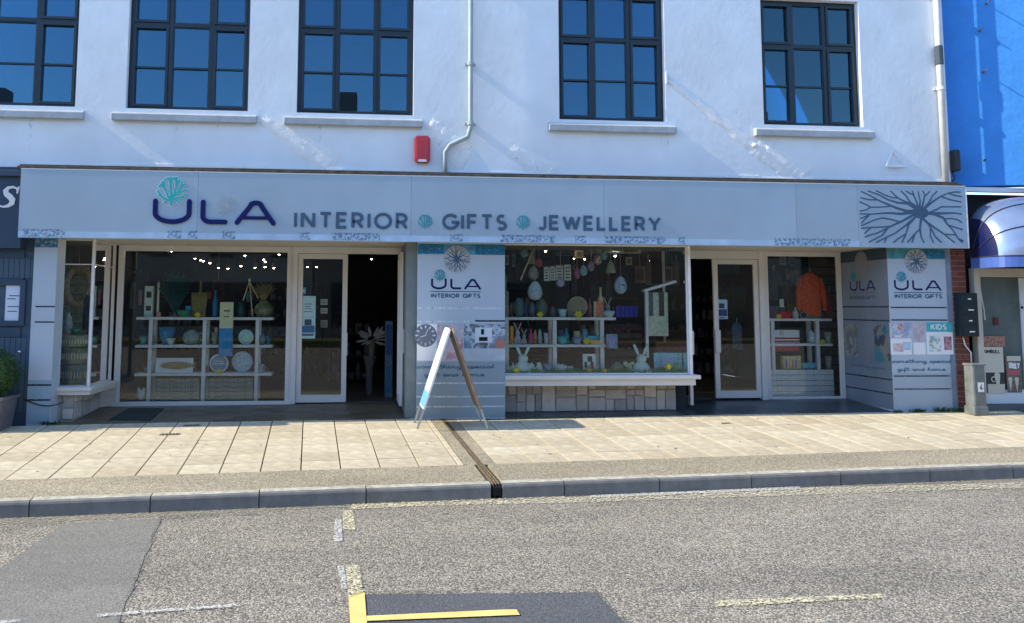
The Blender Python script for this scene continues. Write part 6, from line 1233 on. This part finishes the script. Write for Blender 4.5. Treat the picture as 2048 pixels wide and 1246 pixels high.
for n_, u0, u1, v0, v1, Yq, rgb, lb, ct in (('hanging_tag', 1010, 1018, 510, 530, .8, (.42, .42, .46), 'grey paper tag hanging high at the far left of the middle window', 'tag'), ('hanging_tag', 1024, 1031, 508, 534, .9, (.30, .36, .40), 'blue grey paper tag hanging second from the left in the middle window', 'tag'), ('framed_print', 1150, 1166, 500, 516, 2.0, (.42, .40, .34), 'pale framed print high behind the pink egg', 'print'), ('wall_sign', 1268, 1292, 532, 566, 1.6, (.40, .36, .33), 'pinkish grey fretwork sign above the display house', 'sign'),
  ('wall_sign', 1240, 1282, 497, 507, 1.2, (.62, .60, .50), 'cream word sign high at the right of the middle window', 'sign'), ('framed_print', 1252, 1264, 514, 530, 1.2, (.50, .48, .38), 'small cream picture below the cream word sign', 'print'), ('framed_print', 262, 282, 540, 580, 3.2, (.30, .34, .32), 'grey framed print behind the left end of the shelf unit', 'print'), ('framed_print', 425, 448, 560, 600, 4.0, (.16, .10, .09), 'dark red framed print behind the cutting board', 'print'),
  ('wall_sign', 1112, 1146, 503, 512, 1.5, (.30, .26, .30), 'plum coloured sign behind the paper cards', 'sign'), ('framed_print', 1560, 1572, 512, 530, 2.2, (.50, .52, .50), 'white framed print high in the right window', 'print'), ('framed_print', 1578, 1590, 514, 532, 2.3, (.40, .34, .28), 'brown framed print high in the right window', 'print')):
    x0, x1, z0, z1 = rect(u0, v0, u1, v1, Yq); t = thing(n_, ((x0 + x1) / 2, Yq, z0), lb, ct); build(MB().box(x0, x1, Yq, Yq + .012, z0, z1), 'panel', cm(rgb), t)
    w_ = (x1 - x0); build(MB().box(x0 + w_ * .18, x1 - w_ * .18, Yq - .003, Yq - .0005, z0 + (z1 - z0) * .2, z0 + (z1 - z0) * .8), 'print_area', cm(tuple(c * .6 for c in rgb)), t); build(MB().tube([((x0 + x1) / 2, Yq + .006, z1), ((x0 + x1) / 2, Yq + .006, 2.57 if Yq < 1.5 else 2.719)], .002, 4), 'string', cm((.5, .5, .45)), t)
for u0, u1, vt, vb, Yq, rgb, lb in ((1000, 1016, 545, 600, .9, (.44, .42, .30), 'mustard scarf hanging at the far left of the middle window'), (1140, 1156, 540, 590, 1.0, (.14, .16, .22), 'dark scarf hanging behind the dark pink egg'), (1208, 1224, 550, 600, .9, (.16, .12, .14), 'wine dark scarf hanging above the hare ornament'), (1288, 1304, 520, 570, 1.2, (.30, .28, .26), 'brown scarf hanging behind the display house')): garment(u0, u1, vt, vb, Yq, rgb, lb, 'scarf', 'scarf', sleeves=False)
# ---------------- right window
Yr = 1.46; zr = .292
SU3, zS = shelf_unit('white shelf unit with a boarded base in the right hand window', Yr, .32, (1547, 1637), (637, 687), zr, (1527, 1664)); r1, r2 = zS; Y = Yr + .12
x0, x1, _, zt = rect(1531, 739, 1668, 792, Yr - .04)
for k in range(5):
    a = zr + (zt - zr) * k / 5; build(MB().box(x0, x1, Yr - .04, Yr - .015, a + .004, a + (zt - zr) / 5 - .004), 'base_board', cm((.70, .78, .84), .5), SU3, bevel=.003)
garment(1590, 1648, 546, 632, Y + .02, (.80, .27, .08), 'bright orange jacket on a stand above the shelf in the right window', hem=(.30, .42, .28)); garment(1648, 1668, 585, 634, Y + .15, (.45, .10, .09), 'dark red garment behind the orange jacket', 'jumper', 'jumper', sleeves=False)
garment(1532, 1562, 540, 600, Y + .2, (.14, .17, .20), 'charcoal jacket at the upper left of the right window', 'charcoal_jacket', 'jacket'); garment(1560, 1590, 560, 606, Y + .25, (.16, .17, .17), 'grey jacket left of the bright orange one', 'grey_jacket', 'jacket')
slab_item('red_bag', 1560, 1582, 624, Y - .03, r1, .08, (.66, .05, .12), 'bright red bag on the top shelf of the right window', 'bag'); slab_item('plum_bag', 1530, 1552, 612, Y, r1, .08, (.26, .12, .22), 'plum bag at the left end of the top shelf in the right window', 'bag'); slab_item('grey_purse', 1552, 1572, 612, Y + .1, r1, .06, (.28, .30, .32), 'grey purse behind the bright red bag', 'purse')
pot('bottle', 1585, 1596, 615, Y - .05, r1, (.55, .60, .58), 'pale bottle with white cap in front of the orange jacket', 'capped_bottle', 'bottle'); round_plate(1607, 626, 7, Y - .06, r1, (.10, .10, .12), 'small round clock right of the pale capped bottle', 'small_clock', rim=(.6, .58, .58)); slab_item('candle_box', 1560, 1568, 598, Y + .02, at(1564, 614, Y).z, .03, (.62, .66, .66), 'little white tag box above the red bag', 'box', lean=0)
flower(1557, 633, Yr - .04, label='yellow daffodil at the front of the top shelf in the right window'); flower(1645, 684, Yr - .04, label='yellow daffodil by the white pot in the right window')
slab_item('white_drawer_box', 1535, 1598, 660, Y - .04, at(1560, 675, Y).z, .12, (.82, .84, .80), 'long white box in the left compartment of the right window', 'box', lean=0, parts=(('ribbon', .36, .5, .3, .9, (.6, .58, .55)),))
slab_item('red_towel', 1534, 1598, 677, Y - .04, r2, .14, (.60, .18, .26), 'folded red and white towel under the long white box', 'towel', lean=0, parts=(('white_stripe', 0, 1, .6, .85, (.8, .78, .74)), ('white_stripe', 0, 1, .1, .25, (.8, .72, .72))), bev=.01)
slab_item('crimson_tray', 1534, 1598, 690.5, Y - .1, at(1566, 702, Y - .1).z, .16, (.52, .08, .18), 'crimson box hung below the middle shelf', 'box', lean=0)
pot('vase', 1614, 1629, 661, Y, r2, (.55, .66, .70), 'pale blue jug in the right compartment', 'pale_jug', 'jug', handle=True); pot('cup', 1648, 1662, 664, Y, r2, (.52, .54, .46), 'cream pot at the right end of the middle shelf', 'cream_pot', 'pot'); pot('cup', 1648, 1661, 712, Y, zt, (.52, .50, .44), 'cream cup on the boarded base at the right', 'cream_cup', 'cup')
slab_item('striped_bag', 1565, 1600, 712, Y, zt, .10, (.72, .66, .46), 'striped cream gift bag on the boarded base', 'gift bag', lean=0, parts=(('purple_stripe', .12, .22, .1, .75, (.35, .3, .6)), ('yellow_stripe', .3, .4, .1, .75, (.8, .6, .15)), ('pink_stripe', .48, .58, .1, .75, (.7, .35, .45)), ('purple_stripe', .66, .76, .1, .75, (.4, .35, .6))))
slab_item('teal_plate_stack', 1605, 1632, 726, Y, zt, .1, (.35, .62, .68), 'stack of light blue boxes on the boarded base', 'boxes', lean=0); slab_item('plum_candle', 1534, 1545, 718, Y, zt, .06, (.28, .14, .20), 'dark plum jar at the left of the boarded base', 'jar', lean=0)
slab_item('boarded_screen', 1620, 1672, 500, 2.1, zr, .03, (.36, .32, .24), 'horizontally boarded cream screen behind the orange jacket', 'screen', lean=0, parts=tuple(('board_joint', 0, 1, k / 16, k / 16 + .006, (.12, .11, .1)) for k in range(1, 16)), bev=0)
slab_item('mirror_poster', 1575, 1600, 540, 2.2, 1.55, .03, (.50, .46, .36), 'cream framed picture left of the boarded screen', 'picture', lean=0, parts=(('grid_line', .1, .9, .3, .33, (.3, .28, .22)), ('grid_line', .1, .9, .6, .63, (.3, .28, .22))))
slab_item('red_banner', 1528, 1590, 497, 1.9, at(1560, 507, 1.9).z, .02, (.40, .22, .22), 'faded red strip high in the right window', 'strip', lean=0, parts=(('pale_strip', 0, 1, 0, .35, (.6, .5, .46)),))
garment(1460, 1487, 645, 700, 2.0, (.22, .32, .38), 'blue grey patterned dress seen through the right glass door', 'dress', 'dress', sleeves=False)
# ---------------- spotlights
M_lamp = mat('lamp_glow', (1, .80, .5), emit=26); M_lh = mat('lamp_housing', (.05, .05, .05), .4)
LT = [(337, 497), (343, 501), (390, 516), (402, 519), (407, 521), (420, 525), (482, 531), (490, 510), (525, 498), (558, 508), (510, 534), (530, 533), (527, 518), (531, 522), (437, 535), (456, 536), (456 + 92, 535), (615, 533), (633, 533), (743, 517), (1113, 492.5), (1134, 492.5), (1091, 501), (1147, 516), (1169, 517), (1134, 525.5), (1170, 526), (1230, 511), (1246, 511), (1281, 522), (1297, 520), (1566, 534), (1579, 522)]
side = ['big left window', 'left door', 'left doorway', 'middle window', 'right window']
ORD = 'first second third fourth fifth sixth seventh eighth ninth tenth eleventh twelfth thirteenth fourteenth fifteenth sixteenth seventeenth eighteenth'.split(); LT.sort(); cnt = {}
for k, (u, v) in enumerate(LT):
    Yl = min(6.6, max(.45 if 1000 < u < 1370 else 1.6, (2.66 - CAM.z) / (at(u, v, 1).z - CAM.z) * (1 - CAM.y) + CAM.y)); p = at(u, v, Yl)
    w_ = side[0] if u < 590 else side[1] if u < 700 else side[2] if u < 800 else side[3] if u < 1400 else side[4]
    cnt[w_] = cnt.get(w_, -1) + 1
    t = thing('spotlight', (p.x, p.y, p.z), '%s from the left of the warm ceiling spotlights in the %s' % (ORD[cnt[w_]], w_), 'spotlight', 'ceiling spotlights in the %s' % w_)
    build(MB().lathe(p.x, p.y, p.z, [(.034, -.01), (.042, .0), (.042, .07), (.03, .09)], 10), 'housing', M_lh, t); build(MB().ell((p.x, p.y, p.z - .006), (.020, .020, .018), n=8, m=6), 'bulb', M_lamp, t); build(MB().box(p.x - .006, p.x + .006, p.y - .006, p.y + .006, p.z + .09, 2.719), 'stem', M_lh, t)
    if k % 3 == 0 and Yl < 4.2:
        pl_ = bpy.data.lights.new('spotlight_lamp', 'POINT'); pl_.energy = 2.6; pl_.color = (1, .88, .74); pl_.shadow_soft_size = .03; lo = bpy.data.objects.new('spotlight_lamp', pl_); COL.objects.link(lo); lo.location = (p.x, p.y - .05, p.z - .06)
# dim shop furniture further back
for k, (x, y_, w2, h2) in enumerate(((-4.0, 5.2, 1.6, 1.5), (-2.0, 5.8, 1.5, 1.9), (-.6, 4.6, .9, 1.3), (2.2, 5.5, 1.8, 1.8), (4.4, 5.0, 1.2, 1.6), (6.4, 5.4, 1.6, 1.9))):
    t = thing('shop_shelving', (x, y_, .292), ('low dark shelving deep inside the shop behind the left window', 'tall dark shelving deep inside the shop behind the dry reeds', 'small counter deep inside the left doorway', 'tall dark shelving deep behind the middle window', 'dark shelving deep inside the right doorway', 'tall dark shelving deep behind the right window')[k], 'shelving')
    mk = cm((.13, .13, .14), .8)
    build(MB().box(x - w2 / 2, x - w2 / 2 + .03, y_, y_ + .4, .292, .292 + h2), 'side_panel', mk, t); build(MB().box(x + w2 / 2 - .03, x + w2 / 2, y_, y_ + .4, .292, .292 + h2), 'side_panel', mk, t)
    n_ = int(h2 / .38); goods = MB(); rr = random.Random(k)
    for j in range(n_ + 1):
        zz = .33 + (h2 - .08) * j / n_; build(MB().box(x - w2 / 2 + .031, x + w2 / 2 - .031, y_, y_ + .38, zz, zz + .025), 'shelf', mk, t)
        if j < n_:
            xx = x - w2 / 2 + .06
            while xx < x + w2 / 2 - .12: a = rr.uniform(.05, .12); hh = rr.uniform(.06, .26); (goods.box(xx, xx + a, y_ + .05, y_ + .15, zz + .026, zz + .026 + hh) if rr.random() < .55 else goods.lathe(xx + a / 2, y_ + .12, zz + .026, [(a * .4, 0), (a * .5, .02), (a * rr.uniform(.3, .5), hh * .6), (a * rr.uniform(.15, .45), hh)], 8)); xx += a + rr.uniform(.02, .08)
    build(goods, 'small_goods', mat('stock_mixed', (.10, .11, .12), .6, var=.95, scale=5), t, kind='stuff')
# ---------------- A-board on the pavement
AB = thing('pavement_sign', (.69, -.55, gz(.69, -.55)), 'white folding pavement sign standing edge on in front of the grey pillar', 'pavement sign')
ya, yb_ = -.86, -.24; zg0 = gz(.3, -.55); zap = at(903, 657, ya).z; xap = at(903, 657, ya).x
xl, xr = .235, 1.13
M_bd = mat('board_white', (.80, .80, .80), .4, var=.04); M_bi = mat('board_brown', (.26, .19, .12), .7, var=.25, scale=12); M_al = mat('aluminium', (.50, .52, .54), .35, .7, var=.1)
def board(xf, sgn, m_out, name):
    A = Vector((xap + sgn * .012, 0, zap)); B = Vector((xf, 0, zg0)); d = (B - A); L_ = d.length; d.normalize(); nrm = Vector((d.z, 0, -d.x)) * (1 if sgn > 0 else -1)
    if nrm.x * sgn < 0: nrm = -nrm
    P = lambda s, y, e=0: A + d * s + nrm * e + Vector((0, y, 0))
    pl = MB(); s1 = L_ * .80; r_ = .09
    # rounded top corners
    out = [(s1, ya), (s1, yb_)] + [(r_ - r_ * math.sin(t), yb_ - r_ + r_ * math.cos(t)) for t in [PI / 2 * k / 5 for k in range(6)]] + [(r_ - r_ * math.cos(t), ya + r_ - r_ * math.sin(t)) for t in [PI / 2 * k / 5 for k in range(6)]]
    pl.hexa([P(s, y, -.012) for s, y in out], [P(s, y, .012) for s, y in out]); b = build(pl, name, m_out, AB)
    for y in (ya + .03, yb_ - .03): build(MB().bar(P(s1 - .1, y), P(L_ - .012, y), .026, .02), 'leg', M_al, AB)
    return P, s1, b
P, s1, b = board(xl, -1, M_bd, 'sign_face')
for s0, s_1, y0, y1, c in ((.30, .55, ya + .08, yb_ - .08, (.80, .60, .52)), (.62, .85, ya + .06, yb_ - .1, (.72, .74, .80)), (s1 - .22, s1 - .02, ya + .01, yb_ - .01, (.30, .50, .78))):
    build(MB().hexa([P(s0, y0, .0125), P(s_1, y0, .0125), P(s_1, y1, .0125), P(s0, y1, .0125)], [P(s0, y0, .0135), P(s_1, y0, .0135), P(s_1, y1, .0135), P(s0, y1, .0135)]), 'printed_panel', cm(c), b)
P2, s1, b2 = board(xr, 1, M_bi, 'sign_back_face')
build(MB().tube([(xap, ya + .06, zap - .012), (xap, yb_ - .06, zap - .012)], .016, 8), 'hinge', M_black, AB)
# doormat
mtm = mat('doormat_dark', (.015, .03, .03), .95, var=.3, scale=60, bump=.6, bscale=200); p = [gr(218, 841), gr(301, 842), gr(327, 818), gr(258, 818)]
build(MB().hexa([(q.x, q.y, q.z + .004) for q in p], [(q.x, q.y, q.z + .016) for q in p]), 'doormat', mtm, label='dark doormat lying on the left entrance floor before the big left window', cat='doormat', bevel=.003)

# ================================================================ OTHER SIDE OF THE STREET (seen in the reflections)
M_ob = [mat("opposite_brick", (.26, .16, .12), .9), mat('opposite_render', (.35, .33, .30), .9), mat('opposite_stone', (.22, .20, .17), .9)]; M_rf = mat('slate_roof', (.10, .11, .13), .7); M_ow = mat('opposite_glass', (.03, .04, .05), .1, spec=.8)
build(MB().hexa([(-60, -29, -.6), (70, -29, -.6), (70, -20.5, -.6), (-60, -20.5, -.6)], [(-60, -29, .25), (70, -29, .45), (70, -20.5, .42), (-60, -20.5, .2)]), 'far_pavement', M_bed, kind='structure')
x = -46; k = 0
while x < 56:
    w2 = (8, 11, 9.5, 7)[k % 4]; h2 = (6.2, 7.4, 5.6, 8.0)[(k * 3) % 4]; t = thing('street_house', (x + w2 / 2, -24, .2), '%s terraced house across the street, %s from the left' % (('brick', 'rendered', 'stone')[k % 3], ORD[k]), 'house', 'houses across the street')
    build(MB().box(x + .02, x + w2 - .02, -32, -24, 0, h2), 'wall', M_ob[k % 3], t); build(MB().hexa([(x, -32.3, h2), (x + w2, -32.3, h2), (x + w2, -23.7, h2), (x, -23.7, h2)], [(x, -28.1, h2 + 2.4), (x + w2, -28.1, h2 + 2.4), (x + w2, -27.9, h2 + 2.4), (x, -27.9, h2 + 2.4)]), 'roof', M_rf, t); build(MB().box(x + .4, x + 1.2, -28.5, -27.5, h2 + 1.6, h2 + 3.3), 'chimney', M_ob[0], t)
    for j in range(3):
        wx = x + w2 * (j + .5) / 3; build(MB().box(wx - .5, wx + .5, -23.99, -23.96, h2 - 2.4, h2 - .9), 'window', M_ow, t)
    build(MB().box(x + .8, x + w2 - .8, -23.99, -23.95, .8, 2.7), 'shop_window', M_ow, t)
    x += w2; k += 1
